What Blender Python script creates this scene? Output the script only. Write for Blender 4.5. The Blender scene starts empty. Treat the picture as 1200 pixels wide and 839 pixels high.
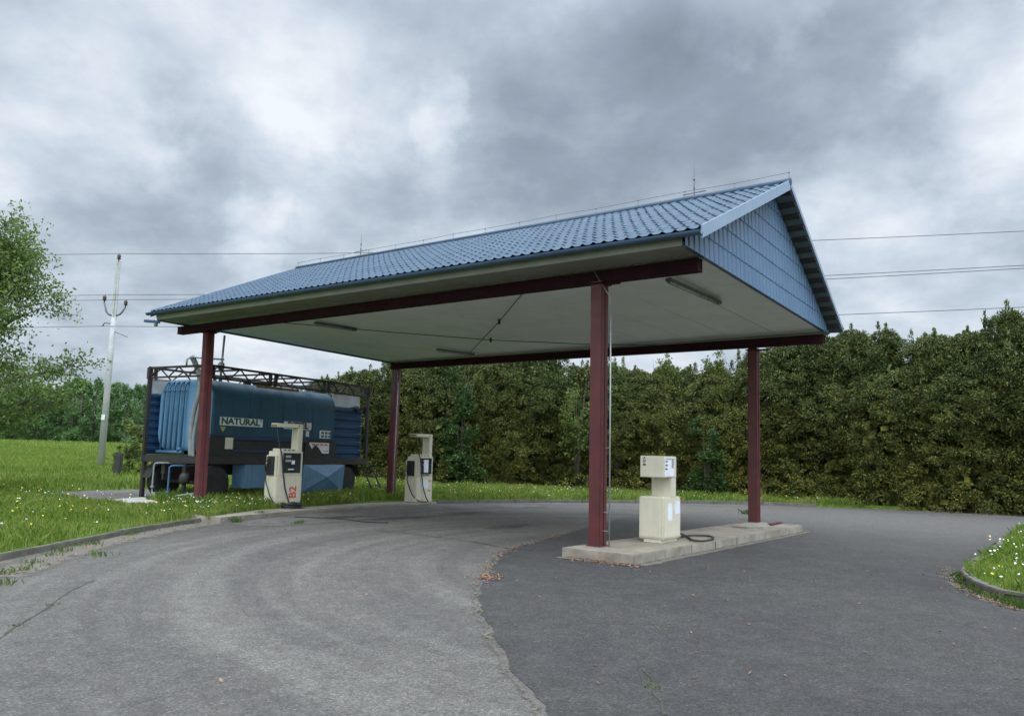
import bpy, bmesh, math, random
import numpy as np
from mathutils import Vector, Matrix, noise

random.seed(7)
RNG = np.random.default_rng(11)
R = math.radians
SC = bpy.context.scene
COL = SC.collection

# ------------------------------------------------------------------ survey of the place
# (the camera was solved from the photograph; these turn a sighted point into a place in the yard)
F, PITCH, ROLL, CY, CAMH = 888.455, .1145, -.028, 430.2, 1.6
EYE = np.array([0., 0., CAMH])

def ray(px, py):
    u = px - 600; v = CY - py
    c, s = math.cos(ROLL), math.sin(ROLL)
    X = (c*u + s*v)/F; Y = (-s*u + c*v)/F
    return np.array([X, math.cos(PITCH) - Y*math.sin(PITCH), math.sin(PITCH) + Y*math.cos(PITCH)])

def gp(px, py, z=0.):
    r = ray(px, py)
    return EYE + r*((z - CAMH)/r[2])

def at(px, py, Y):
    r = ray(px, py)
    return EYE + r*(Y/r[1])

# canopy axes: a runs along the ridge (to the right), b runs away from the viewer
TH = -.651
AX = np.array([math.cos(TH), math.sin(TH), 0.]); BX = np.array([-AX[1], AX[0], 0.])
B0 = np.array([1.5075, 12.6306, 0.])
def onbe(px, py, be):
    r = ray(px, py)
    t = (be - (EYE - B0) @ BX)/(r @ BX)
    return EYE + r*t
def AB(al, be, z):
    return B0 + AX*al + BX*be + np.array([0, 0, z])
def toab(P):
    d = np.array(P) - B0
    return d @ AX, d @ BX, P[2]

# ------------------------------------------------------------------ helpers
def link(o):
    COL.objects.link(o); return o

def tag(o, label=None, cat=None, group=None, kind=None):
    if label: o['label'] = label
    if cat: o['category'] = cat
    if group: o['group'] = group
    if kind: o['kind'] = kind
    return o

def empty(name, loc, rz=0., label=None, cat=None, group=None):
    o = bpy.data.objects.new(name, None)
    o.empty_display_size = .2
    o.location = Vector(loc); o.rotation_euler = (0, 0, rz)
    link(o)
    return tag(o, label, cat, group)

class MB:
    """collects shapes, links them as one mesh object"""
    def __init__(s): s.v = []; s.f = []; s.sm = []
    def add(s, vs, fs, smooth=False):
        n = len(s.v); s.v += [tuple(map(float, v)) for v in vs]
        s.f += [tuple(i + n for i in f) for f in fs]; s.sm += [smooth]*len(fs)
    def hexa(s, p):   # 8 points: bottom 4 ccw, top 4 ccw
        s.add(p, [(3,2,1,0),(4,5,6,7),(0,1,5,4),(1,2,6,5),(2,3,7,6),(3,0,4,7)])
    def box(s, x0, x1, y0, y1, z0, z1):
        s.hexa([(x0,y0,z0),(x1,y0,z0),(x1,y1,z0),(x0,y1,z0),(x0,y0,z1),(x1,y0,z1),(x1,y1,z1),(x0,y1,z1)])
    def bar(s, p, q, w, h, up=(0,0,1)):
        p = Vector(p); q = Vector(q); d = (q-p).normalized(); up = Vector(up)
        if abs(d.dot(up)) > .98: up = Vector((1,0,0)) if abs(d.x) < .9 else Vector((0,1,0))
        x = d.cross(up).normalized()*w/2; z = x.cross(d).normalized()*h/2
        s.hexa([p-x-z, p+x-z, q+x-z, q-x-z, p-x+z, p+x+z, q+x+z, q-x+z])
    def tube(s, pts, r, n=8, caps=True):
        pts = [Vector(p) for p in pts]
        rs = r if isinstance(r, (list, tuple)) else [r]*len(pts)
        base = len(s.v); prev = None
        for i, p in enumerate(pts):
            d = (pts[min(i+1, len(pts)-1)] - pts[max(i-1, 0)]).normalized()
            if prev is None:
                t = Vector((0,0,1)) if abs(d.z) < .9 else Vector((1,0,0))
                x = d.cross(t).normalized()
            else:
                x = (prev - d*prev.dot(d)).normalized()
            prev = x; y = d.cross(x)
            for k in range(n):
                a = 2*math.pi*k/n
                s.v.append(tuple(p + (x*math.cos(a) + y*math.sin(a))*rs[i]))
        for i in range(len(pts)-1):
            for k in range(n):
                k2 = (k+1) % n
                s.f.append((base+i*n+k, base+i*n+k2, base+(i+1)*n+k2, base+(i+1)*n+k)); s.sm.append(True)
        if caps:
            s.f.append(tuple(base+k for k in reversed(range(n)))); s.sm.append(False)
            s.f.append(tuple(base+(len(pts)-1)*n+k for k in range(n))); s.sm.append(False)
    def lathe(s, prof, c=(0,0,0), axis='z', n=20):
        base = len(s.v); c = Vector(c)
        for (r, h) in prof:
            for k in range(n):
                a = 2*math.pi*k/n; x = r*math.cos(a); y = r*math.sin(a)
                p = (x,y,h) if axis == 'z' else ((h,x,y) if axis == 'x' else (x,h,y))
                s.v.append(tuple(c + Vector(p)))
        for i in range(len(prof)-1):
            for k in range(n):
                k2 = (k+1) % n
                s.f.append((base+i*n+k, base+i*n+k2, base+(i+1)*n+k2, base+(i+1)*n+k)); s.sm.append(True)
        s.f.append(tuple(base+k for k in range(n))); s.sm.append(False)
        s.f.append(tuple(base+(len(prof)-1)*n+k for k in range(n))); s.sm.append(False)
    def prism(s, poly, z0, z1):
        n = len(poly)
        vs = [(p[0], p[1], z0) for p in poly] + [(p[0], p[1], z1) for p in poly]
        s.add(vs, [tuple(reversed(range(n))), tuple(range(n, 2*n))] + [(i, (i+1) % n, n+(i+1) % n, n+i) for i in range(n)])
    def build(s, name, m, parent=None, bevel=0., fix=True, sharp=35):
        me = bpy.data.meshes.new(name)
        me.from_pydata(s.v, [], s.f)
        me.polygons.foreach_set('use_smooth', s.sm)
        bm = bmesh.new(); bm.from_mesh(me)
        if fix: bmesh.ops.recalc_face_normals(bm, faces=bm.faces)
        if bevel > 0:
            es = [e for e in bm.edges if len(e.link_faces) == 2 and e.calc_face_angle(0) > .6]
            bmesh.ops.bevel(bm, geom=es, offset=bevel, segments=2, affect='EDGES', clamp_overlap=True)
        bm.to_mesh(me); bm.free()
        me.materials.append(m)
        o = bpy.data.objects.new(name, me)
        if parent: o.parent = parent
        return link(o)

def np_obj(name, V, Fc, m, parent=None, smooth=False):
    """V (N,3), Fc (M,k) -> one mesh object"""
    me = bpy.data.meshes.new(name)
    V = np.ascontiguousarray(V, dtype=np.float32); Fc = np.ascontiguousarray(Fc, dtype=np.int32)
    M, k = Fc.shape
    me.vertices.add(len(V)); me.vertices.foreach_set('co', V.ravel())
    me.loops.add(M*k); me.loops.foreach_set('vertex_index', Fc.ravel())
    me.polygons.add(M); me.polygons.foreach_set('loop_start', np.arange(0, M*k, k, dtype=np.int32))
    try: me.polygons.foreach_set('loop_total', np.full(M, k, dtype=np.int32))
    except Exception: pass
    me.polygons.foreach_set('use_smooth', np.full(M, bool(smooth)))
    me.update(calc_edges=True); me.validate()
    me.materials.append(m)
    o = bpy.data.objects.new(name, me)
    if parent: o.parent = parent
    return link(o)

def inpoly(X, Y, poly):
    poly = np.asarray(poly, float)[:, :2]; r = np.zeros(X.shape, bool); j = len(poly)-1
    for i in range(len(poly)):
        xi, yi = poly[i]; xj, yj = poly[j]
        c = ((yi > Y) != (yj > Y)) & (X < (xj-xi)*(Y-yi)/((yj-yi) + 1e-12) + xi)
        r ^= c; j = i
    return r

def smooth_path(pts, step=.25):
    """Catmull-Rom through the points"""
    P = [np.array(p, float) for p in pts]; out = []
    for i in range(len(P)-1):
        p0 = P[max(i-1, 0)]; p1 = P[i]; p2 = P[i+1]; p3 = P[min(i+2, len(P)-1)]
        n = max(2, int(np.linalg.norm(p2-p1)/step))
        for k in range(n):
            t = k/n
            out.append(.5*((2*p1) + (-p0+p2)*t + (2*p0-5*p1+4*p2-p3)*t*t + (-p0+3*p1-3*p2+p3)*t**3))
    out.append(P[-1]); return out

# ------------------------------------------------------------------ materials
def nodes(name):
    m = bpy.data.materials.new(name); m.use_nodes = True
    nt = m.node_tree; return m, nt, nt.nodes['Principled BSDF']
def N(nt, t, **kw):
    n = nt.nodes.new(t)
    for k, v in kw.items():
        if k in n.inputs: n.inputs[k].default_value = v
        else: setattr(n, k, v)
    return n
def ramp(nt, fac, stops):
    r = nt.nodes.new('ShaderNodeValToRGB'); e = r.color_ramp.elements
    while len(e) < len(stops): e.new(.5)
    for i, (p, c) in enumerate(stops):
        e[i].position = p; e[i].color = (c[0], c[1], c[2], 1) if not isinstance(c, (int, float)) else (c, c, c, 1)
    nt.links.new(fac, r.inputs[0]); return r.outputs[0]
def noise_out(nt, vec, scale, detail=4, rough=.55, dist=0.):
    n = N(nt, 'ShaderNodeTexNoise', Scale=scale, Detail=detail, Roughness=rough, Distortion=dist)
    nt.links.new(vec, n.inputs['Vector']); return n.outputs['Fac']
def mixc(nt, fac, a, b, mode='MIX'):
    m = nt.nodes.new('ShaderNodeMix'); m.data_type = 'RGBA'; m.blend_type = mode
    if isinstance(fac, (int, float)): m.inputs[0].default_value = fac
    else: nt.links.new(fac, m.inputs[0])
    for i, s in ((6, a), (7, b)):
        if isinstance(s, (tuple, list)): m.inputs[i].default_value = (s[0], s[1], s[2], 1)
        else: nt.links.new(s, m.inputs[i])
    return m.outputs[2]
def math_(nt, op, a, b=None, c=None, clamp=False):
    m = nt.nodes.new('ShaderNodeMath'); m.operation = op; m.use_clamp = clamp
    for i, s in enumerate((a, b, c)):
        if s is None: continue
        if isinstance(s, (int, float)): m.inputs[i].default_value = s
        else: nt.links.new(s, m.inputs[i])
    return m.outputs[0]
def bump(nt, bsdf, h, strength=.3, dist=.01):
    b = N(nt, 'ShaderNodeBump', Strength=strength, Distance=dist)
    nt.links.new(h, b.inputs['Height']); nt.links.new(b.outputs[0], bsdf.inputs['Normal'])

def paint(name, c1, c2=None, scale=3., rough=.5, metal=0., dirt=None, dirt_amt=.35, bmp=.0, streak=False, spec=.5):
    """painted or plain surface: two tones by noise, plus dirt patches or runs"""
    m, nt, b = nodes(name)
    tc = nt.nodes.new('ShaderNodeTexCoord'); v = tc.outputs['Object']
    c2 = c2 or tuple(x*.8 for x in c1)
    col = mixc(nt, ramp(nt, noise_out(nt, v, scale, 5, .6), [(.35, 0), (.65, 1)]), c1, c2)
    if dirt:
        dv = v
        if streak:
            mp = N(nt, 'ShaderNodeMapping'); mp.inputs['Scale'].default_value = (9, 9, .7)
            nt.links.new(v, mp.inputs[0]); dv = mp.outputs[0]
        d = ramp(nt, noise_out(nt, dv, 1.6, 6, .65), [(.5, 0), (.72, 1)])
        col = mixc(nt, math_(nt, 'MULTIPLY', d, dirt_amt), col, dirt)
    nt.links.new(col, b.inputs['Base Color'])
    rr = ramp(nt, noise_out(nt, v, scale*2.3, 3), [(.3, max(rough-.1, .05)), (.7, min(rough+.12, 1))])
    nt.links.new(rr, b.inputs['Roughness'])
    b.inputs['Metallic'].default_value = metal
    b.inputs['Specular IOR Level'].default_value = spec
    if bmp: bump(nt, b, noise_out(nt, v, scale*8, 4), bmp, .004)
    return m

def leaf_mat(name, stops, transl=.3, rough=.6, patch=None, upper=None):
    m, nt, b = nodes(name)
    g = nt.nodes.new('ShaderNodeNewGeometry')
    oi = nt.nodes.new('ShaderNodeObjectInfo')
    fac = g.outputs['Random Per Island']
    tc = nt.nodes.new('ShaderNodeTexCoord')
    nz = noise_out(nt, g.outputs['Position'], patch or 1.3, 3)
    f2 = math_(nt, 'ADD', math_(nt, 'MULTIPLY', fac, .55), math_(nt, 'MULTIPLY', nz, .45))
    f2 = math_(nt, 'ADD', f2, math_(nt, 'MULTIPLY', math_(nt, 'SUBTRACT', oi.outputs['Random'], .5), .16))
    col = ramp(nt, f2, stops)
    if upper:   # younger growth higher up is a cooler green
        sz = nt.nodes.new('ShaderNodeSeparateXYZ'); nt.links.new(tc.outputs['Object'], sz.inputs[0])
        mr = nt.nodes.new('ShaderNodeMapRange'); nt.links.new(math_(nt, 'ADD', sz.outputs[2], math_(nt, 'MULTIPLY', nz, 2.5)), mr.inputs[0])
        mr.inputs[1].default_value = upper[0]; mr.inputs[2].default_value = upper[1]; mr.inputs[4].default_value = .7
        col = mixc(nt, mr.outputs[0], col, ramp(nt, f2, upper[2]))
    nt.links.new(col, b.inputs['Base Color']); b.inputs['Roughness'].default_value = rough
    b.inputs['Specular IOR Level'].default_value = .25
    t = nt.nodes.new('ShaderNodeBsdfTranslucent'); nt.links.new(col, t.inputs[0])
    mx = nt.nodes.new('ShaderNodeMixShader'); mx.inputs[0].default_value = transl
    nt.links.new(b.outputs[0], mx.inputs[1]); nt.links.new(t.outputs[0], mx.inputs[2])
    out = nt.nodes['Material Output']; nt.links.new(mx.outputs[0], out.inputs[0])
    return m

def asphalt_mat(name, base, light, dark, arcs=None, stain=None, wear=None):
    m, nt, b = nodes(name)
    g = nt.nodes.new('ShaderNodeNewGeometry'); v = g.outputs['Position']
    big = noise_out(nt, v, .35, 5, .6, .4)
    col = mixc(nt, ramp(nt, big, [(.32, 0), (.68, 1)]), dark, base)
    med = noise_out(nt, v, 2.2, 5, .65, .2)
    col = mixc(nt, ramp(nt, med, [(.45, 0), (.8, .5)]), col, light)
    if arcs:
        sx = nt.nodes.new('ShaderNodeSeparateXYZ'); nt.links.new(v, sx.inputs[0])
        dx = math_(nt, 'SUBTRACT', sx.outputs[0], arcs[0]); dy = math_(nt, 'SUBTRACT', sx.outputs[1], arcs[1])
        rad = math_(nt, 'SQRT', math_(nt, 'ADD', math_(nt, 'MULTIPLY', dx, dx), math_(nt, 'MULTIPLY', dy, dy)))
        cb = nt.nodes.new('ShaderNodeCombineXYZ'); nt.links.new(rad, cb.inputs[0])
        nt.links.new(math_(nt, 'MULTIPLY', sx.outputs[1], .06), cb.inputs[1])
        tr = noise_out(nt, cb.outputs[0], 1.5, 4, .6)
        col = mixc(nt, ramp(nt, tr, [(.48, 0), (.64, .62)]), col, light)
        col = mixc(nt, ramp(nt, tr, [(.36, .7), (.47, 0)]), col, dark)
    if wear:
        sx = nt.nodes.new('ShaderNodeSeparateXYZ'); nt.links.new(v, sx.inputs[0])
        d_ = math_(nt, 'ADD', sx.outputs[1], math_(nt, 'MULTIPLY', noise_out(nt, v, .5, 5, .6), 7.))
        d_ = math_(nt, 'ADD', d_, math_(nt, 'MULTIPLY', sx.outputs[0], .35))
        mr = nt.nodes.new('ShaderNodeMapRange'); mr.interpolation_type = 'SMOOTHSTEP'; nt.links.new(d_, mr.inputs[0])
        mr.inputs[1].default_value = wear[0]; mr.inputs[2].default_value = wear[1]
        col = mixc(nt, mr.outputs[0], col, wear[2])
    # stones: pale and dark chips
    vo = N(nt, 'ShaderNodeTexVoronoi', Scale=72.); nt.links.new(v, vo.inputs['Vector'])
    sep = nt.nodes.new('ShaderNodeSeparateColor'); nt.links.new(vo.outputs['Color'], sep.inputs[0])
    chip = ramp(nt, sep.outputs[0], [(0, .60), (.40, .90), (.75, 1.04), (.92, 1.22), (1, 1.65)])
    col = mixc(nt, 1., col, chip, 'MULTIPLY')
    vo2 = N(nt, 'ShaderNodeTexVoronoi', Scale=9.); nt.links.new(v, vo2.inputs['Vector'])
    s2 = nt.nodes.new('ShaderNodeSeparateColor'); nt.links.new(vo2.outputs['Color'], s2.inputs[0])
    col = mixc(nt, 1., col, ramp(nt, s2.outputs[1], [(0, .90), (1, 1.09)]), 'MULTIPLY')
    if stain:
        st = ramp(nt, noise_out(nt, v, .9, 5, .6, .6), [(.58, 0), (.7, 1)])
        col = mixc(nt, math_(nt, 'MULTIPLY', st, .55), col, stain)
    nt.links.new(col, b.inputs['Base Color'])
    b.inputs['Roughness'].default_value = .88; b.inputs['Specular IOR Level'].default_value = .3
    bump(nt, b, math_(nt, 'ADD', sep.outputs[0], noise_out(nt, v, 18, 4)), .35, .006)
    return m

M = {}
M['asphalt'] = asphalt_mat('worn asphalt', (.107,.097,.084), (.150,.137,.119), (.078,.071,.063), arcs=(4.2, 11.5))
M['asphalt_dark'] = asphalt_mat('newer asphalt', (.053,.049,.044), (.078,.072,.065), (.039,.036,.034), wear=(17., 30., (.101,.093,.083)))
M['apron'] = asphalt_mat('old concrete apron', (.150,.138,.122), (.19,.175,.155), (.085,.078,.072), stain=(.055,.040,.034))
M['concrete'] = paint('weathered concrete', (.31,.275,.215), (.20,.175,.135), 3., .9, dirt=(.13,.105,.075), dirt_amt=.75, bmp=.4)
M['cover'] = paint('pale concrete', (.46,.44,.39), (.36,.34,.29), 3., .9, dirt=(.2,.19,.15), dirt_amt=.5)
M['sandy'] = paint('sandy concrete', (.27,.225,.168), (.19,.16,.12), 2.2, .92, dirt=(.11,.095,.07), dirt_amt=.6, bmp=.4)
M['kerb'] = paint('kerb concrete', (.155,.14,.115), (.09,.08,.066), 5., .92, dirt=(.07,.07,.045), dirt_amt=.7, bmp=.4)
M['dirt'] = paint('sandy dirt', (.25,.205,.155), (.15,.125,.09), 6., .95, dirt=(.07,.085,.03), dirt_amt=.8, bmp=.6)
def dirt_edge(off):
    m, nt, b = nodes('loose dirt'); uv = nt.nodes.new('ShaderNodeUVMap'); g = nt.nodes.new('ShaderNodeNewGeometry'); v = g.outputs['Position']
    sx = nt.nodes.new('ShaderNodeSeparateXYZ'); nt.links.new(uv.outputs[0], sx.inputs[0])
    e = math_(nt, 'ABSOLUTE', math_(nt, 'SUBTRACT', math_(nt, 'MULTIPLY', sx.outputs[1], 2.), 1.))
    n = math_(nt, 'ADD', math_(nt, 'MULTIPLY', noise_out(nt, v, 4.5, 6, .7), .9), math_(nt, 'MULTIPLY', noise_out(nt, v, 60, 3, .6), .5))
    a = math_(nt, 'SUBTRACT', n, math_(nt, 'ADD', math_(nt, 'MULTIPLY', e, .55), off))
    a = math_(nt, 'MULTIPLY', a, 3.6, clamp=True)
    c = mixc(nt, ramp(nt, noise_out(nt, v, 7, 5, .6), [(.3, 0), (.7, 1)]), (.145,.127,.102), (.095,.083,.066))
    c = mixc(nt, ramp(nt, noise_out(nt, v, 2.3, 4, .6), [(.55, 0), (.7, .7)]), c, (.10,.115,.04))
    nt.links.new(c, b.inputs['Base Color']); b.inputs['Roughness'].default_value = .95; nt.links.new(a, b.inputs['Alpha'])
    return m
M['dirt_edge'] = dirt_edge(.52); M['dirt_full'] = dirt_edge(.22)
M['litter'] = leaf_mat('dry leaves', [(.2,(.12,.06,.03)),(.5,(.22,.12,.07)),(.8,(.30,.20,.13))], .1, .8)
M['crack'] = paint('crack filler', (.03,.03,.028), (.05,.06,.03), 8., .95)
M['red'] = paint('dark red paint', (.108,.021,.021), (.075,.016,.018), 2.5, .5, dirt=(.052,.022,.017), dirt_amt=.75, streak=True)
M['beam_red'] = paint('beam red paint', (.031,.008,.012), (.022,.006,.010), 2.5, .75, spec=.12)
M['ceiling'] = paint('ceiling sheet', (.78,.80,.80), (.73,.75,.75), .9, .6, dirt=(.45,.43,.38), dirt_amt=.22)
M['soffit'] = paint('cream soffit', (.235,.235,.20), (.19,.19,.16), 2., .6, dirt=(.2,.19,.15), dirt_amt=.4)
M['roof_blue'] = paint('blue roof steel', (.028,.063,.106), (.022,.052,.088), 1.3, .42, dirt=(.055,.075,.09), dirt_amt=.6, streak=True, spec=.32)
M['gable_blue'] = paint('blue cladding steel', (.078,.145,.240), (.066,.127,.215), 1.3, .42, spec=.5)
M['barge'] = paint('pale blue flashing', (.22,.285,.37), (.19,.25,.33), 2., .4)
M['gutter'] = paint('dark blue gutter', (.045,.085,.15), (.035,.07,.12), 2., .4)
M['galv'] = paint('galvanised steel', (.42,.44,.44), (.32,.34,.34), 6., .45, metal=.6)
M['dull_galv'] = paint('dull galvanised wire', (.20,.21,.215), (.15,.16,.16), 6., .6)
M['underlay'] = paint('grey roof underlay', (.15,.165,.18), (.11,.125,.14), 2., .7)
M['wire'] = paint('dark cable', (.02,.02,.022), (.03,.03,.03), 6., .6)
M['lamp_body'] = paint('lamp housing', (.12,.125,.12), (.09,.095,.09), 6., .6)
M['lamp_glass'] = paint('dusty lamp diffuser', (.30,.31,.29), (.24,.25,.23), 6., .3)
M['cream'] = paint('cream pump paint', (.62,.575,.435), (.56,.52,.40), 2.2, .42, dirt=(.42,.37,.26), dirt_amt=.3, streak=True)
M['cream_dark'] = paint('cream pump plinth', (.42,.38,.28), (.34,.31,.22), 4., .6, dirt=(.16,.12,.08), dirt_amt=.6)
M['black'] = paint('black plastic', (.018,.018,.020), (.026,.026,.028), 6., .45)
M['rubber'] = paint('black rubber', (.014,.014,.015), (.022,.021,.020), 6., .6)
M['screen'] = paint('pump display glass', (.022,.026,.028), (.03,.034,.036), 3., .12)
M['paper'] = paint('white paper', (.72,.72,.73), (.64,.65,.68), 9., .8)
M['redmark'] = paint('red lettering', (.60,.10,.06), (.50,.08,.05), 9., .6)
M['yellow'] = paint('yellow sticker', (.46,.38,.11), (.36,.30,.09), 9., .6)
M['navy'] = paint('navy trailer steel', (.016,.055,.125), (.011,.036,.085), 1.5, .45, dirt=(.015,.025,.04), dirt_amt=.7, streak=True)
M['tank'] = paint('tank blue paint', (.015,.082,.132), (.012,.062,.10), 1.2, .5, dirt=(.030,.030,.022), dirt_amt=.9, streak=True)
M['tank_end'] = paint('tank light blue paint', (.125,.27,.43), (.105,.235,.38), 1.2, .5, dirt=(.09,.16,.24), dirt_amt=.4, streak=True)
M['pipe_blue'] = paint('light blue pipe', (.045,.12,.215), (.035,.10,.18), 3., .5)
M['boxblue'] = paint('locker blue paint', (.11,.225,.335), (.09,.185,.28), 1.6, .55, dirt=(.05,.09,.12), dirt_amt=.6, streak=True)
M['frame_dark'] = paint('dark chassis steel', (.022,.020,.020), (.035,.028,.024), 3., .65, dirt=(.06,.035,.022), dirt_amt=.6)
M['rim'] = paint('dusty steel rim', (.085,.08,.072), (.055,.05,.045), 6., .7)
M['olive'] = paint('dull olive panel', (.027,.030,.023), (.019,.022,.018), 2., .7, dirt=(.02,.02,.018), dirt_amt=.6)
M['whiteish'] = paint('pale tarpaulin', (.48,.49,.48), (.40,.41,.41), 2., .8, dirt=(.2,.2,.19), dirt_amt=.5)
M['rust'] = paint('ochre rust', (.26,.17,.08), (.15,.09,.045), 3., .85)
M['sign_white'] = paint('sign white', (.68,.70,.68), (.60,.62,.60), 4., .6, dirt=(.3,.3,.27), dirt_amt=.5)
M['sign_green'] = paint('sign green', (.018,.11,.055), (.015,.09,.045), 6., .6)
M['sign_black'] = paint('sign black', (.02,.02,.02), (.03,.03,.03), 6., .6)
M['hose_grey'] = paint('grey hose', (.26,.28,.27), (.19,.21,.20), 6., .6)
M['pole'] = paint('pole concrete', (.42,.42,.41), (.34,.345,.34), 2., .9, dirt=(.22,.22,.21), dirt_amt=.5, bmp=.3)
M['insul'] = paint('brown porcelain', (.06,.035,.03), (.08,.05,.045), 6., .25)
M['wood_dark'] = paint('weathered wood', (.045,.042,.036), (.028,.026,.022), 5., .9, bmp=.5)
M['bark'] = paint('bark', (.10,.085,.068), (.065,.055,.045), 7., .9, bmp=.6)
M['bark_pale'] = paint('pale bark', (.16,.145,.12), (.10,.09,.075), 7., .9, bmp=.5)
M['conifer'] = leaf_mat('conifer sprays', [(.27,(.016,.030,.008)),(.42,(.050,.068,.014)),(.53,(.112,.124,.025)),(.69,(.255,.235,.052))], .25, .65, patch=1.25, upper=(2.6, 6.2, [(.27,(.018,.038,.014)),(.45,(.045,.078,.026)),(.58,(.105,.145,.042)),(.73,(.20,.22,.07))]))
M['conifer_dark'] = leaf_mat('deep conifer green', [(.22,(.025,.042,.016)),(.5,(.045,.070,.024)),(.8,(.085,.11,.035))], .22, .65)
M['shrub_dark'] = leaf_mat('shrub dark green', [(.2,(.026,.055,.014)),(.5,(.048,.090,.022)),(.8,(.08,.135,.035))], .3, .5)
M['shrub_light'] = leaf_mat('shrub light green', [(.2,(.07,.11,.025)),(.5,(.12,.17,.04)),(.8,(.2,.25,.07))], .4, .5)
M['leaf'] = leaf_mat('spring leaves', [(.2,(.070,.120,.024)),(.5,(.115,.178,.038)),(.8,(.19,.26,.07))], .4, .5)
M['leaf_far'] = leaf_mat('far wood leaves', [(.2,(.07,.135,.045)),(.5,(.115,.205,.07)),(.8,(.175,.27,.105))], .35, .6, patch=.35)
M['willow'] = leaf_mat('bush leaves', [(.2,(.05,.09,.02)),(.5,(.09,.14,.03)),(.8,(.14,.19,.05))], .35, .55)
M['grass'] = leaf_mat('grass blades', [(.20,(.066,.135,.018)),(.42,(.145,.24,.032)),(.60,(.235,.31,.055)),(.76,(.34,.37,.11)),(.88,(.45,.41,.19))], .45, .6, patch=.5)
M['weed'] = leaf_mat('weed leaves', [(.2,(.05,.10,.02)),(.5,(.09,.15,.03)),(.8,(.16,.2,.05))], .35, .6)
M['petal_yellow'] = paint('yellow petals', (.75,.55,.03), (.65,.5,.03), 3., .6)
M['petal_white'] = paint('white petals', (.80,.80,.74), (.72,.72,.66), 3., .6)

def field_mat():
    m, nt, b = nodes('meadow')
    g = nt.nodes.new('ShaderNodeNewGeometry'); v = g.outputs['Position']
    c = mixc(nt, ramp(nt, noise_out(nt, v, .16, 6, .62, .5), [(.3, 0), (.7, 1)]), (.075,.140,.018), (.130,.190,.028))
    c = mixc(nt, ramp(nt, noise_out(nt, v, 1.7, 6, .7), [(.35, 0), (.75, .7)]), c, (.175,.23,.045))
    c = mixc(nt, ramp(nt, noise_out(nt, v, 9, 5, .7), [(.3, .8), (.55, 0)]), c, (.045,.09,.012))
    nt.links.new(c, b.inputs['Base Color']); b.inputs['Roughness'].default_value = .9
    b.inputs['Specular IOR Level'].default_value = .1
    bump(nt, b, noise_out(nt, v, 14, 6, .7), .8, .06)
    return m
M['field'] = field_mat()

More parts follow.
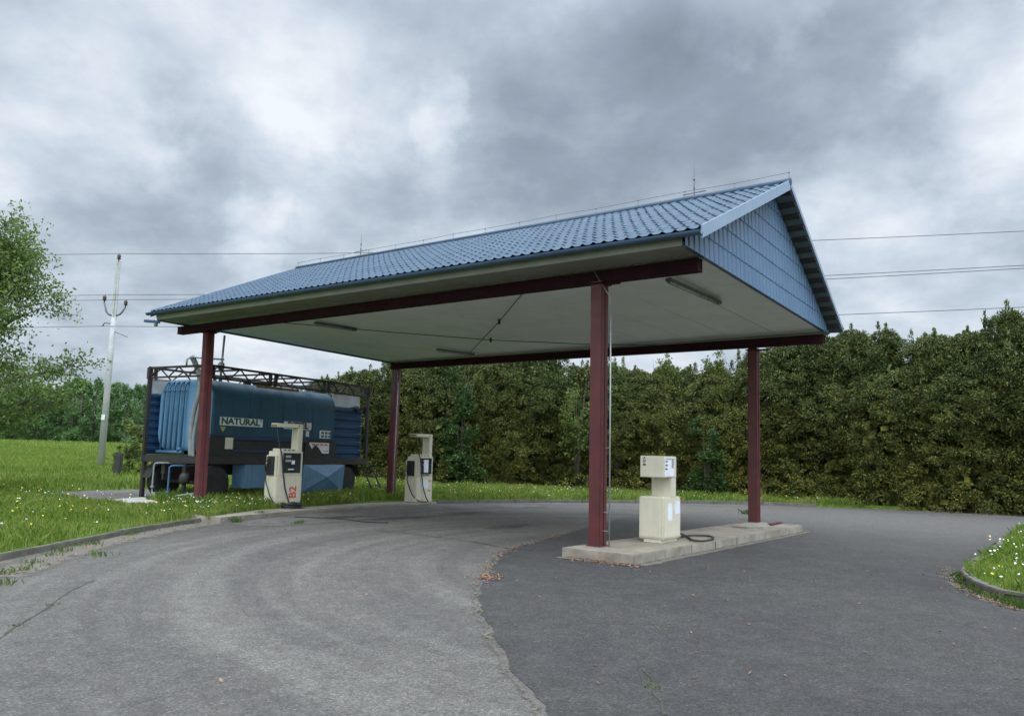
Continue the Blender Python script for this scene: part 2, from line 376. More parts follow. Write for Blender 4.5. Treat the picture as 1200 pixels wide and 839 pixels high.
# ------------------------------------------------------------------ world, sun, camera
W = bpy.data.worlds.new('World'); SC.world = W; W.use_nodes = True
def build_world():
    nt = W.node_tree; nt.nodes.clear()
    out = nt.nodes.new('ShaderNodeOutputWorld'); bg = nt.nodes.new('ShaderNodeBackground')
    nt.links.new(bg.outputs[0], out.inputs[0]); bg.inputs[1].default_value = .1
    sky = nt.nodes.new('ShaderNodeTexSky'); sky.sky_type = 'NISHITA'; sky.sun_disc = False
    sky.sun_elevation = R(52); sky.sun_rotation = R(200); sky.air_density = 1.2; sky.dust_density = 2.
    tc = nt.nodes.new('ShaderNodeTexCoord'); d = tc.outputs['Generated']
    nm = nt.nodes.new('ShaderNodeVectorMath'); nm.operation = 'NORMALIZE'; nt.links.new(d, nm.inputs[0]); d = nm.outputs[0]
    sx = nt.nodes.new('ShaderNodeSeparateXYZ'); nt.links.new(d, sx.inputs[0])
    z = math_(nt, 'MAXIMUM', sx.outputs[2], 0.)
    dz = math_(nt, 'ADD', z, .34)
    cb = nt.nodes.new('ShaderNodeCombineXYZ')
    nt.links.new(math_(nt, 'DIVIDE', sx.outputs[0], dz), cb.inputs[0]); nt.links.new(math_(nt, 'DIVIDE', sx.outputs[1], dz), cb.inputs[1])
    cb.inputs[2].default_value = 3.7
    p = cb.outputs[0]
    n1 = noise_out(nt, p, 1.9, 12, .56, .12)
    n2 = noise_out(nt, p, 4.6, 10, .58, .18)
    n0 = noise_out(nt, p, .55, 3, .5, .2)
    # warp the look direction so the big banks keep ragged edges
    wn = N(nt, 'ShaderNodeTexNoise', Scale=5., Detail=6., Roughness=.6); nt.links.new(d, wn.inputs['Vector'])
    off = nt.nodes.new('ShaderNodeVectorMath'); off.operation = 'MULTIPLY_ADD'
    nt.links.new(wn.outputs['Color'], off.inputs[0]); off.inputs[1].default_value = (.26,.26,.26); off.inputs[2].default_value = (-.13,-.13,-.13)
    ad = nt.nodes.new('ShaderNodeVectorMath'); ad.operation = 'ADD'; nt.links.new(d, ad.inputs[0]); nt.links.new(off.outputs[0], ad.inputs[1])
    dw = nt.nodes.new('ShaderNodeVectorMath'); dw.operation = 'NORMALIZE'; nt.links.new(ad.outputs[0], dw.inputs[0]); dw = dw.outputs[0]
    t = math_(nt, 'ADD', math_(nt, 'ADD', math_(nt, 'MULTIPLY', n1, .95), math_(nt, 'MULTIPLY', n2, .62)), math_(nt, 'MULTIPLY', n0, .25))
    t = math_(nt, 'MULTIPLY_ADD', t, 1.0, -.345)
    for (px, py, rad, amp) in CLOUDS:
        v = ray(px, py); v = v/np.linalg.norm(v)
        dt = nt.nodes.new('ShaderNodeVectorMath'); dt.operation = 'DOT_PRODUCT'
        nt.links.new(dw, dt.inputs[0]); dt.inputs[1].default_value = tuple(v)
        mr = nt.nodes.new('ShaderNodeMapRange'); mr.interpolation_type = 'SMOOTHSTEP'
        nt.links.new(dt.outputs['Value'], mr.inputs[0])
        mr.inputs[1].default_value = math.cos(R(rad)); mr.inputs[2].default_value = math.cos(R(rad*.12))
        mr.inputs[3].default_value = 0.; mr.inputs[4].default_value = amp
        t = math_(nt, 'ADD', t, mr.outputs[0])
    col = ramp(nt, t, [(.02,(2.4,2.9,3.55)),(.26,(3.2,3.85,4.7)),(.46,(4.65,5.45,6.4)),(.64,(6.6,7.4,8.4)),(.86,(9.4,9.85,10.4))])
    # an overcast sky is brightest overhead
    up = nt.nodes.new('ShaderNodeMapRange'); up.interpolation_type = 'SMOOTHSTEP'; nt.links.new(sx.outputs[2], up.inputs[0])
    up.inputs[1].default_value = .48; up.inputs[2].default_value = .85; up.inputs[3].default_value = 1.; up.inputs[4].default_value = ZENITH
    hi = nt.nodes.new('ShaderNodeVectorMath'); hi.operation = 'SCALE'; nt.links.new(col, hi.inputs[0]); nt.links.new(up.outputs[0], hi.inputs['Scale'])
    # extra brightness added to the unseen sky behind the viewer, to light front faces
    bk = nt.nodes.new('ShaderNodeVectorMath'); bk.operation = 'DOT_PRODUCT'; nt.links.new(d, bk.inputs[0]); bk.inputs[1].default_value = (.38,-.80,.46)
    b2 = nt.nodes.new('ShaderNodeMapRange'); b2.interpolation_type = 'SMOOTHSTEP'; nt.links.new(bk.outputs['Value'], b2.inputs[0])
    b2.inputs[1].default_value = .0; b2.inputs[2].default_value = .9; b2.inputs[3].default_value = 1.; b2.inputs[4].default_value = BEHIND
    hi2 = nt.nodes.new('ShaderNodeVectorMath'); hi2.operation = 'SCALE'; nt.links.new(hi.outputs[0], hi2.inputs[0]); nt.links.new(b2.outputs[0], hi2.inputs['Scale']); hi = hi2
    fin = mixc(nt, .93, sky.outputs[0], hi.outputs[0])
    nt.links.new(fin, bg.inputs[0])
# (sighted direction, angular radius in degrees, lighter + / darker -)
CLOUDS = [(940,100,15,-0.164),(1090,60,9,-0.115),(690,150,11,-0.131),(600,60,10,-0.082),(265,200,6,-0.131),(430,235,7,-0.123),(60,125,5,-0.098),
          (250,265,6,-0.066),(640,215,8,-0.082),(840,190,8,-0.082),(120,330,9,-0.049),(1120,250,8,-0.057),
          (350,135,7,.08),(300,30,10,.07),(60,40,12,.10),(200,120,10,.06),(500,135,3.0,.14),(890,5,5,.14),(1190,110,7,.20),(1070,180,7,.13),(1010,270,8,.12),(290,285,3.5,.16),
          (480,290,6,.06),(1050,370,10,.07),(450,430,10,.16),(720,430,8,.16),(20,220,8,.05)]
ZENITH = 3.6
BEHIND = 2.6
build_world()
sun = bpy.data.lights.new('sun', 'SUN'); sun.energy = .5; sun.angle = R(40); sun.color = (1., .96, .90)
so = link(bpy.data.objects.new('sun', sun))
so.rotation_euler = (R(38), 0, R(-20)) 
cam = bpy.data.cameras.new('camera'); co = link(bpy.data.objects.new('camera', cam)); SC.camera = co
cam.sensor_width = 36; cam.lens = F*36/1200; cam.shift_y = (CY - 419.5)/1200
cam.clip_start = .05; cam.clip_end = 3000
fw = Vector((0, math.cos(PITCH), math.sin(PITCH))); up0 = Vector((0, -math.sin(PITCH), math.cos(PITCH))); rt0 = Vector((1,0,0))
# image x axis / y axis expressed in the world (camera rolled)
c_, s_ = math.cos(ROLL), math.sin(ROLL)
rt = rt0*c_ - up0*s_; up = rt0*s_ + up0*c_
co.matrix_world = Matrix(((rt.x, up.x, -fw.x, 0), (rt.y, up.y, -fw.y, 0), (rt.z, up.z, -fw.z, CAMH), (0,0,0,1)))
SC.view_settings.view_transform = 'Standard'; SC.view_settings.look = 'None'
SC.view_settings.exposure = 0.; SC.view_settings.gamma = 1.
SC.render.engine = 'CYCLES'; SC.cycles.max_bounces = 6; SC.cycles.transparent_max_bounces = 4

# ------------------------------------------------------------------ ground
def xy(p): return (float(p[0]), float(p[1]))
kerb_left = [(-9.5,-9.),(-7.4,-3.),(-6.6,2.),(-6.7,6.)] + [xy(gp(*q)) for q in ((0,657),(60,645),(140,628),(230,612),(257,609))]
isl_edge = [xy(gp(*q)) for q in ((258,613),(330,604),(440,593.5),(512,590))]
back_edge = [xy(gp(*q)) for q in ((560,589.5),(640,589),(760,589.5),(877,591),(957,594),(1040,596.5),(1110,599),(1200,601.5))] + [(22.5,25.6),(26.5,21.5)]
kerb_left_s = smooth_path(kerb_left, .5)
outline = [xy(p) for p in kerb_left_s] + isl_edge + back_edge + [(28.,8.),(28.,-10.)]

def terrain(x, y):
    d = y
    rise = .028*np.clip(d-24, 0, 14) + .0185*np.clip(d-38, 0, 260)
    t = np.clip((-x - 9.)/6., 0, 1); t = t*t*(3-2*t)
    return .09 + rise*t

def build_ground():
    def axis(spans):
        o = []
        for a, b, s in spans: o += list(np.arange(a, b, s))
        return np.array(o + [spans[-1][1]])
    xs = axis([(-600,-120,40),(-120,-40,5),(-40,-14,.8),(-14,20,.22),(20,32,.8),(32,80,6),(80,600,40)])
    ys = axis([(-60,-12,6),(-12,4,.8),(4,32,.22),(32,44,.7),(44,140,5),(140,900,40)])
    X, Y = np.meshgrid(xs, ys)
    Z = terrain(X, Y)
    near = inpoly(X, Y, outline)
    for a_ in range(8): near |= inpoly(X + .20*math.cos(a_*.785), Y + .20*math.sin(a_*.785), outline)
    ip = [np.array(p) for p in isl_edge]; ii = []
    for i, p in enumerate(ip):
        t = ip[min(i+1,3)] - ip[max(i-1,0)]; t = t/np.linalg.norm(t); ii.append(p + np.array([-t[1], t[0]])*.72)
    near |= inpoly(X, Y, ip + ii[::-1])
    Z = np.where(near, -.22, Z)
    nx, ny = len(xs), len(ys)
    V = np.stack([X, Y, Z], -1).reshape(-1, 3)
    i, j = np.meshgrid(np.arange(nx-1), np.arange(ny-1)); k = (j*nx + i).ravel()
    o = np_obj('ground', V, np.stack([k, k+1, k+1+nx, k+nx], 1), M['field'], smooth=True)
    tag(o, kind='structure', label='green meadow ground around the yard')
build_ground()

def sheet(name, poly, z, m, label=None, kind='structure'):
    bm = bmesh.new()
    vs = [bm.verts.new((p[0], p[1], z)) for p in poly]
    es = [bm.edges.new((vs[i], vs[(i+1) % len(vs)])) for i in range(len(vs))]
    bmesh.ops.triangle_fill(bm, edges=es, use_beauty=True)
    for f in bm.faces:
        if f.normal.z < 0: f.normal_flip()
    me = bpy.data.meshes.new(name); bm.to_mesh(me); bm.free(); me.materials.append(m)
    o = link(bpy.data.objects.new(name, me)); return tag(o, label, None, None, kind)
def grow(poly, d):
    P = [np.array(p[:2]) for p in poly]; n = len(P); o = []
    for i in range(n):
        t = P[(i+1) % n] - P[i-1]; t = t/np.linalg.norm(t); o.append(P[i] + np.array([t[1], -t[0]])*d)
    return o
sheet('asphalt_yard', grow(outline, -.06) if False else outline, 0., M['asphalt'], 'worn light grey asphalt of the forecourt and lane')

# newer dark asphalt on the right hand lane, its edge ragged
edge_px = [(655,845),(640,833),(622,810),(604,787),(588,757),(571,727),(561,706),(563,690),(572,672),(584,657),(598,645),(640,633),(690,618),(735,606),(790,603)]
edge_w = [xy(gp(*q)) for q in edge_px]
edge_s = smooth_path([np.array(p) for p in edge_w], .12)
rr = random.Random(3)
edge_s = [np.array(p) + np.array([rr.gauss(0,.018), rr.gauss(0,.018)]) for p in edge_s]
dark = [xy(p) for p in edge_s] + [xy(gp(*q)) for q in ((850,599),(957,597),(1040,602),(1110,606),(1200,610))] + [(21.,24.6),(24.5,20.8),(27.6,8.),(27.5,-6),(1.2,-6),(.9,2.)]
sheet('asphalt_patch', dark, .004, M['asphalt_dark'], 'darker newer asphalt round the right hand pump island')

# brownish old apron beside the left pumps
apron = [xy(gp(*q)) for q in ((262,613.2),(330,606),(440,594.4),(512,590.8),(560,590.6),(640,592),(560,601),(470,607),(400,611),(330,616),(290,616))]
sheet('concrete_apron', apron, .004, M['apron'], 'stained brownish apron beside the left pumps')

def ribbon(name, path, w0, w1, z, m, label, jit=.02, seed=1, kind='structure'):
    r_ = random.Random(seed); V = []; Fc = []
    for i, p in enumerate(path):
        t = path[min(i+1, len(path)-1)] - path[max(i-1, 0)]; t = t/np.linalg.norm(t); n = np.array([-t[1], t[0]])
        V += [(*(p[:2] + n*(w0 + r_.gauss(0, jit))), z), (*(p[:2] - n*(w1 + r_.gauss(0, jit))), z)]
        if i: k = 2*i; Fc.append((k-2, k-1, k+1, k))
    o = np_obj(name, np.array(V), np.array(Fc), m)
    uv = o.data.uv_layers.new(name='UVMap'); li = np.zeros(len(o.data.loops), np.int32); o.data.loops.foreach_get('vertex_index', li)
    uv.data.foreach_set('uv', np.stack([li*.1, (li % 2).astype(float)], 1).astype(np.float32).ravel())
    return tag(o, label, None, None, kind)
P2 = lambda qs, z=0.: [np.array(xy(gp(*q, z))) for q in qs]
# dirt gathered along the left kerb and along the seam of the dark patch
kl = [np.array(p) for p in kerb_left_s if p[1] > 3]
ribbon('dirt_strip', smooth_path(P2([(0,676),(40,662),(90,646),(150,631),(210,619),(256,612)]), .2), .55, .45, .0045, M['dirt_full'], 'sandy dirt gathered along the left kerb', .02, 4)
ribbon('seam_dirt', edge_s[:int(len(edge_s)*.66)], .15, .03, .0085, M['dirt_edge'], 'sandy dirt along the asphalt seam', .01, 5)
ribbon('asphalt_crack', smooth_path(P2([(440,621),(500,628),(560,636),(600,643),(655,646)]), .1), .012, .012, .009, M['crack'], 'crack running to the pump island', .01, 6)
ribbon('asphalt_crack', smooth_path(P2([(-5,752),(20,733),(50,716),(80,694),(110,680)]), .1), .008, .008, .004, M['crack'], 'weedy crack in the lower left asphalt', .008, 7)
ribbon('asphalt_crack', smooth_path(P2([(778,838),(774,824),(766,812),(764,797),(752,783)]), .05), .006, .006, .008, M['crack'], 'short crack in the dark asphalt', .006, 8)
ribbon('asphalt_crack', smooth_path(P2([(345,612),(420,606),(500,599),(570,596),(640,594)]), .15), .02, .02, .0085, M['crack'], 'dark joint in the apron', .02, 9)

def stain_mat(name, c, amt):
    m, nt, b = nodes(name); uv = nt.nodes.new('ShaderNodeUVMap'); g = nt.nodes.new('ShaderNodeNewGeometry'); v = g.outputs['Position']
    ln_ = nt.nodes.new('ShaderNodeVectorMath'); ln_.operation = 'LENGTH'; nt.links.new(uv.outputs[0], ln_.inputs[0])
    n = math_(nt, 'ADD', math_(nt, 'MULTIPLY', noise_out(nt, v, 2.1, 6, .65, .5), 1.2), math_(nt, 'MULTIPLY', noise_out(nt, v, 22, 3), .3))
    a = math_(nt, 'MULTIPLY', math_(nt, 'SUBTRACT', n, math_(nt, 'ADD', ln_.outputs['Value'], .18)), 2.4, clamp=True)
    nt.links.new(math_(nt, 'MULTIPLY', a, amt), b.inputs['Alpha']); b.inputs['Base Color'].default_value = (*c, 1); b.inputs['Roughness'].default_value = .6
    return m
M['oil'] = stain_mat('oil stain', (.028,.026,.024), .5); M['rusty'] = stain_mat('rusty stain', (.075,.040,.024), .6)
def stain(px, py, rx, ry, ang, m, lab):
    c = gp(px, py); V = []; k = 24
    for i in range(k): a = 2*math.pi*i/k; V.append((c[0] + rx*math.cos(a)*math.cos(ang) - ry*math.sin(a)*math.sin(ang), c[1] + rx*math.cos(a)*math.sin(ang) + ry*math.sin(a)*math.cos(ang), .0125))
    me = bpy.data.meshes.new('oil_stain'); me.from_pydata(V, [], [tuple(range(k))]); uv = me.uv_layers.new(name='UVMap')
    for i in range(k): uv.data[i].uv = (math.cos(2*math.pi*i/k), math.sin(2*math.pi*i/k))
    me.materials.append(m); tag(link(bpy.data.objects.new('oil_stain', me)), lab, None, None, 'structure')

stain(470,607,2.6,.8,.9,M['oil'],'dark stain on the lane before the left pumps'); stain(400,606,1.5,.55,.9,M['rusty'],'rusty stain on the apron')
stain(600,617,1.6,.7,.9,M['oil'],'dark stain in the middle of the lane'); stain(548,601,2.4,.6,.9,M['oil'],'dark stain by the far left pump')



def kerb(name, path, w, h, label, zb=-.06, gap=1.0, m='kerb', closed=False):
    """kerb stones laid end to end along a path (outer edge = path)"""
    mb = MB(); r_ = random.Random(5)
    run = [np.array(p[:2]) for p in path]
    seg = []; acc = 0.; cur = [run[0]]
    for i in range(1, len(run)):
        cur.append(run[i]); acc += np.linalg.norm(run[i]-run[i-1])
        if acc >= gap or i == len(run)-1: seg.append(cur); cur = [run[i]]; acc = 0.
    for s in seg:
        p, q = s[0], s[-1]; t = (q-p)/max(np.linalg.norm(q-p), 1e-6); n = np.array([-t[1], t[0]])
        p = p + t*.006; q = q - t*.006; hh = h + r_.gauss(0, .006)
        mb.hexa([(*p, zb), (*q, zb), (*(q+n*w), zb), (*(p+n*w), zb), (*p, hh), (*q, hh), (*(q+n*w), hh), (*(p+n*w), hh)])
    o = mb.build(name, M[m], bevel=.012); return tag(o, label, None, None, 'structure')
kerb('kerb', [p for p in kerb_left_s], .09, .085, 'low weathered kerb along the left grass')
kerb('kerb', smooth_path([np.array(p) for p in [isl_edge[-1]] + back_edge[:5]], .5), .10, .11, 'low kerb along the grass before the hedge')

# right-hand grass bed with its rounded kerb
bed_px = [(1215,614),(1192,623),(1168,640),(1146,656),(1129,667),(1127,676),(1143,687),(1168,697),(1200,704)]
bed = [np.array(xy(gp(x, y, .06))) for x, y in bed_px] + [np.array([7.2,8.6]), np.array([9.5,7.5]), np.array([14.,9.]), np.array([18.,16.]), np.array([18.2,21.5])]
bed_s = smooth_path(bed[:11], .25) + [np.array(p) for p in bed[11:]]
kerb('kerb', list(reversed(bed_s + [bed_s[0]])) if False else (bed_s + [bed_s[0]]), .12, .13, 'rounded kerb of the grass bed at the right', gap=.5)
_bc = np.mean(np.array(bed_s), 0)
sheet('grass_bed', [p + (_bc-p)/np.linalg.norm(_bc-p)*.10 for p in bed_s], .10, M['field'], 'soil of the grass bed at the right')
ribbon('bed_dirt', smooth_path([np.array(xy(gp(*q))) for q in ((1108,664),(1114,682),(1140,697),(1170,708),(1200,716))], .1), .26, .22, .0085, M['dirt_edge'], 'dirt fringe below the right kerb', .06, 12)

# slab under the trailer and concrete cover beside it
pad = [xy(gp(*q, .1)) for q in ((40,579),(100,575.5),(168,573.5),(215,575),(212,586),(172,588),(120,586),(80,583))]
sheet('concrete_pad', pad, .112, M['apron'], 'grey hardstanding at the end of the trailer')

# ------------------------------------------------------------------ canopy
canopy = empty('filling_station_canopy', (0,0,0), 0, 'large open canopy with blue tiled gable roof on four dark red columns', 'canopy')
cols = [((233.5,595.4), .06, (244.8,389.7), 4.62), ((700,639), .15, (702.7,333), 4.51), ((884,613.3), .15, (883,410), 4.30), ((457.5,584.8), .03, (465,431), 4.43)]
CB = []
for (bp, bz, tp, tz) in cols:
    b = gp(*bp, bz); t = gp(*tp, tz)
    t[:2] = b[:2] + (t[:2] - b[:2])
    CB.append((b, t))
    s = .112; g = .006
    mb = MB()
    def ring(c, s): return [c - AX*s - BX*s, c + AX*s - BX*s, c + AX*s + BX*s, c - AX*s + BX*s]
    # two channels set face to face: the seam runs up the a-faces
    b2 = b - np.array([0,0,.04]); t2 = t + np.array([0,0,.03])
    for sgn in (-1, 1):
        lo = [b2 - AX*s + BX*sgn*g, b2 + AX*s + BX*sgn*g, b2 + AX*s + BX*sgn*s, b2 - AX*s + BX*sgn*s]
        hi = [p + (t2 - b2) for p in lo]
        if sgn < 0: lo = lo[::-1]; hi = hi[::-1]
        mb.hexa(lo + hi)
    lo = ring(b2, s-.02); mb.hexa(lo + [p + (t2-b2) for p in lo])
    col = mb.build('column', M['red'], canopy, bevel=.012)
    pb = MB(); pb.hexa(ring(b - np.array([0,0,.03]), .135) + ring(b + np.array([0,0,.010]), .135))
    pb.build('base_plate', M['red'], col)
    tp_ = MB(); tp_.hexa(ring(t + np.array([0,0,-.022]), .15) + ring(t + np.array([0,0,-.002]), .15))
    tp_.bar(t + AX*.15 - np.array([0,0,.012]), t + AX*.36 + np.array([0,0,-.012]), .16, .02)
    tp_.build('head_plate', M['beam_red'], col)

# beams: I sections
def ibeam(P0, P1, h, bf=.19, name='beam'):
    mb = MB(); P0 = np.array(P0); P1 = np.array(P1); Zv = np.array([0,0,1.])
    for z0, hw in ((0, bf/2), (h-.02, bf/2)):
        q = [P0 - BX*hw + Zv*z0, P1 - BX*hw + Zv*z0, P1 + BX*hw + Zv*z0, P0 + BX*hw + Zv*z0]
        mb.hexa(q + [p + Zv*.02 for p in q])
    for off in (-bf/2+.012, bf/2-.024):
        q = [P0 + BX*off + Zv*.02, P1 + BX*off + Zv*.02, P1 + BX*(off+.012) + Zv*.02, P0 + BX*(off+.012) + Zv*.02]
        mb.hexa(q + [p + Zv*(h-.04) for p in q])
    mb.bar(P0 + AX*.02 + Zv*(h/2), P0 + AX*.03 + Zv*(h/2), bf-.03, h-.05)
    mb.bar(P1 - AX*.03 + Zv*(h/2), P1 - AX*.02 + Zv*(h/2), bf-.03, h-.05)
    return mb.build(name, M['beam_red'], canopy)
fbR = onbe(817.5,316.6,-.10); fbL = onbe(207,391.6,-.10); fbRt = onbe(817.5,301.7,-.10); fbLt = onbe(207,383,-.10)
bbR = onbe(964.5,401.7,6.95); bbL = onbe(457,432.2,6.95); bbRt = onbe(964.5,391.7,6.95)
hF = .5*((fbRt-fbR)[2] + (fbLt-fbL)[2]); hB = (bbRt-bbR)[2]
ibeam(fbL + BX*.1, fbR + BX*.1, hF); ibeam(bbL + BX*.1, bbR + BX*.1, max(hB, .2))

# ceiling corners
cFR = onbe(800,286,-.75); cFL = onbe(184,374,-.75); cBR = onbe(969,390,7.45)
mid = onbe(456.5,424,6.95); tt = (7.45+.75)/(6.95+.75)
cBL = cFL + (mid - cFL)*tt
def bil(c00, c10, c11, c01, u, v):
    return (c00*(1-u) + c10*u)*(1-v) + (c01*(1-u) + c11*u)*v
def ceil_pt(u, v): return bil(cFL, cFR, cBR, cBL, u, v)
def build_ceiling():
    mb = MB(); n = 13
    # sheets laid side by side, a hair of shadow between them
    for i in range(n):
        for j in range(3):
            u0, u1 = i/n + .0010, (i+1)/n - .0010; v0, v1 = j/3 + .0014, (j+1)/3 - .0014; dz_ = np.array([0,0,random.uniform(0,.006)])
            p = [q + dz_ for q in (ceil_pt(u0,v0), ceil_pt(u1,v0), ceil_pt(u1,v1), ceil_pt(u0,v1))]
            mb.hexa(p + [q + np.array([0,0,.02]) for q in p])
    p = [ceil_pt(.001,.001), ceil_pt(.999,.001), ceil_pt(.999,.999), ceil_pt(.001,.999)]
    mb.hexa([q + np.array([0,0,.030]) for q in p] + [q + np.array([0,0,.05]) for q in p])
    mb.build('ceiling', M['ceiling'], canopy)
build_ceiling()
# boarded soffit strip outside the front beam: narrow boards
def build_soffit(v0, v1, name='soffit'):
    mb = MB(); k = 4
    for i in range(k):
        a0 = v0 + (v1-v0)*(i/k) + .0006; a1 = v0 + (v1-v0)*((i+1)/k) - .0012
        dz = np.array([0,0,-.014 - .008*(k-i if v0 < .5 else i)/k])
        p = [ceil_pt(.0008,a0)+dz, ceil_pt(.9985,a0)+dz, ceil_pt(.9985,a1)+dz, ceil_pt(.0008,a1)+dz]
        mb.hexa(p + [q + np.array([0,0,.012]) for q in p])
    mb.build(name, M['soffit'], canopy)
build_soffit(.002, (.75-.12)/8.2)
build_soffit((6.95+.75+.24)/8.2, .998)

# roof planes
eFR = onbe(822,268,-.86); eFL = onbe(177,365.5,-.86); eBR = onbe(986.5,384.5,7.56)
RB = 3.36
rR = onbe(925,214.5,RB); rL = onbe(349,315.5,RB)
eBL = rL + (eBR - rR)
def tile_sheet(name, e0, e1, r1, r0, m, pitch=.2, step=.36, amp=.028, sh=.013, parent=canopy):
    """pressed-steel tile sheet: ribs run up the slope, a small step every course"""
    e0, e1, r0, r1 = map(np.array, (e0, e1, r0, r1))
    L = np.linalg.norm(e1-e0); S = np.linalg.norm(r0-e0)
    nrm = np.cross(e1-e0, r0-e0); nrm = nrm/np.linalg.norm(nrm); nrm = nrm if nrm[2] > 0 else -nrm
    nw = max(1, round(L/pitch)); per = 10; nu = nw*per; ns = max(1, round(S/step))
    us = np.linspace(0, 1, nu+1)
    prof = np.array([1,.55,.12,0,0,0,0,.12,.55,1.])
    vrow, hrow = [], []
    for k in range(ns):
        vrow += [k/ns, (k+1)/ns - 1e-4]; hrow += [sh, 0.]
    V = []
    jr = np.random.default_rng(nu)
    for v, h in zip(vrow, hrow):
        base = (e0[None]*(1-us[:,None]) + e1[None]*us[:,None])*(1-v) + (r0[None]*(1-us[:,None]) + r1[None]*us[:,None])*v
        hh = h + amp*prof[np.arange(nu+1) % per] + np.repeat(jr.normal(0,.0022,nw+1), per)[:nu+1]
        V.append(base + nrm[None]*hh[:,None])
    V = np.array(V); nv = len(vrow); V = V.reshape(-1, 3)
    i, j = np.meshgrid(np.arange(nu), np.arange(nv-1)); k = (j*(nu+1) + i).ravel()
    Fc = np.stack([k, k+1, k+nu+2, k+nu+1], 1)
    return np_obj(name, V, Fc, m, parent), nrm
rf, nF = tile_sheet('roof_slope', eFL, eFR, rR, rL, M['roof_blue'])
rb_, nB = tile_sheet('roof_slope', eBR, eBL, rL, rR, M['roof_blue'])

# boarding / battens under the roof, seen under the verge overhang
def under(e0, e1, r1, r0, nrm, name):
    mb = MB(); k = 14
    q = [e0 - nrm*.03, e1 - nrm*.03, r1 - nrm*.03, r0 - nrm*.03]
    mb.hexa([p - nrm*.012 for p in q] + q)
    o = mb.build(name, M['underlay'], canopy)
    for i in range(k):
        t = (i+.5)/k
        p, q = e0*(1-t) + r0*t - nrm*.070, e1*(1-t) + r1*t - nrm*.070
        bb = MB(); bb.bar(p, q, .11, .05, nrm); bb.build('roof_batten', M['frame_dark'], o)
under(eFL, eFR, rR, rL, nF, 'roof_underlay'); under(eBL, eBR, rR, rL, nB, 'roof_underlay')

# ridge cap, verges, fascias, gutters
mb = MB(); mb.tube([rL - AX*.05 + np.array([0,0,.02]), rR + AX*.03 + np.array([0,0,.02])], .07, 12); mb.build('ridge_cap', M['roof_blue'], canopy)
def barge(p, q, w, out, name='barge_board'):
    mb = MB(); Zv = np.array([0,0,1.])
    a = [p + out*.0, q + out*.0, q + out*.03, p + out*.03]
    mb.hexa([x - Zv*w for x in a] + [x + Zv*.055 for x in a])
    d = np.array(q) - np.array(p)
    return mb.build(name, M['barge'], canopy)
barge(eFR - AX*.01, rR - AX*.01, .14, AX); barge(eBR - AX*.01, rR - AX*.01, .05, AX)
barge(eFL + AX*.01, rL + AX*.01, .14, -AX); barge(eBL + AX*.01, rL + AX*.01, .1, -AX)
def fascia(c0, c1, e0, e1, sgn):
    mb = MB(); o = BX*sgn
    h0 = np.array([0,0,max(.08, e0[2]-c0[2]-.06)]); h1 = np.array([0,0,max(.08, e1[2]-c1[2]-.06)])
    dn = np.array([0,0,.03])
    mb.hexa([c0-dn, c1-dn, c1-dn+o*.025, c0-dn+o*.025, c0+h0, c1+h1, c1+h1+o*.025, c0+h0+o*.025])
    mb.build('fascia', M['soffit'], canopy)
    # half-round gutter under the tile edge
    mb = MB(); n = 9; sec = []
    for k in range(n):
        a = math.pi + math.pi*k/(n-1); sec.append((math.cos(a)*.065, math.sin(a)*.065))
    for k in reversed(range(n)):
        a = math.pi + math.pi*k/(n-1); sec.append((math.cos(a)*.058, math.sin(a)*.058))
    g0 = e0 - AX*.10 + np.array([0,0,-.035]) + o*.04; g1 = e1 + AX*.02 + np.array([0,0,-.035]) + o*.04
    m_ = len(sec)
    vs = [g0 + o*x + np.array([0,0,y]) for x, y in sec] + [g1 + o*x + np.array([0,0,y]) for x, y in sec]
    mb.add(vs, [(i, (i+1) % m_, m_+(i+1) % m_, m_+i) for i in range(m_)] + [tuple(range(m_)), tuple(range(m_, 2*m_))])
    for c in (g0, g1):
        mb.lathe([(.0,0),(.063,0),(.063,.004),(.0,.004)], c, n=16) if False else None
    mb.build('gutter', M['gutter'], canopy)
fascia(cFL, cFR, eFL, eFR, -1); fascia(cBL, cBR, eBL, eBR, 1)
# short outlet at the left end of the front gutter
o_ = onbe(183,378,-.88)
mb = MB(); mb.tube([o_ + np.array([0,0,.12]), o_ - np.array([0,0,.10])], .045, 10)
mb.build('gutter_outlet', M['galv'], canopy); mb = MB(); mb.bar(onbe(170.5,376.3,-.90), onbe(186,377.3,-.90), .09, .07); mb.build('gutter_bracket', M['gutter'], canopy)

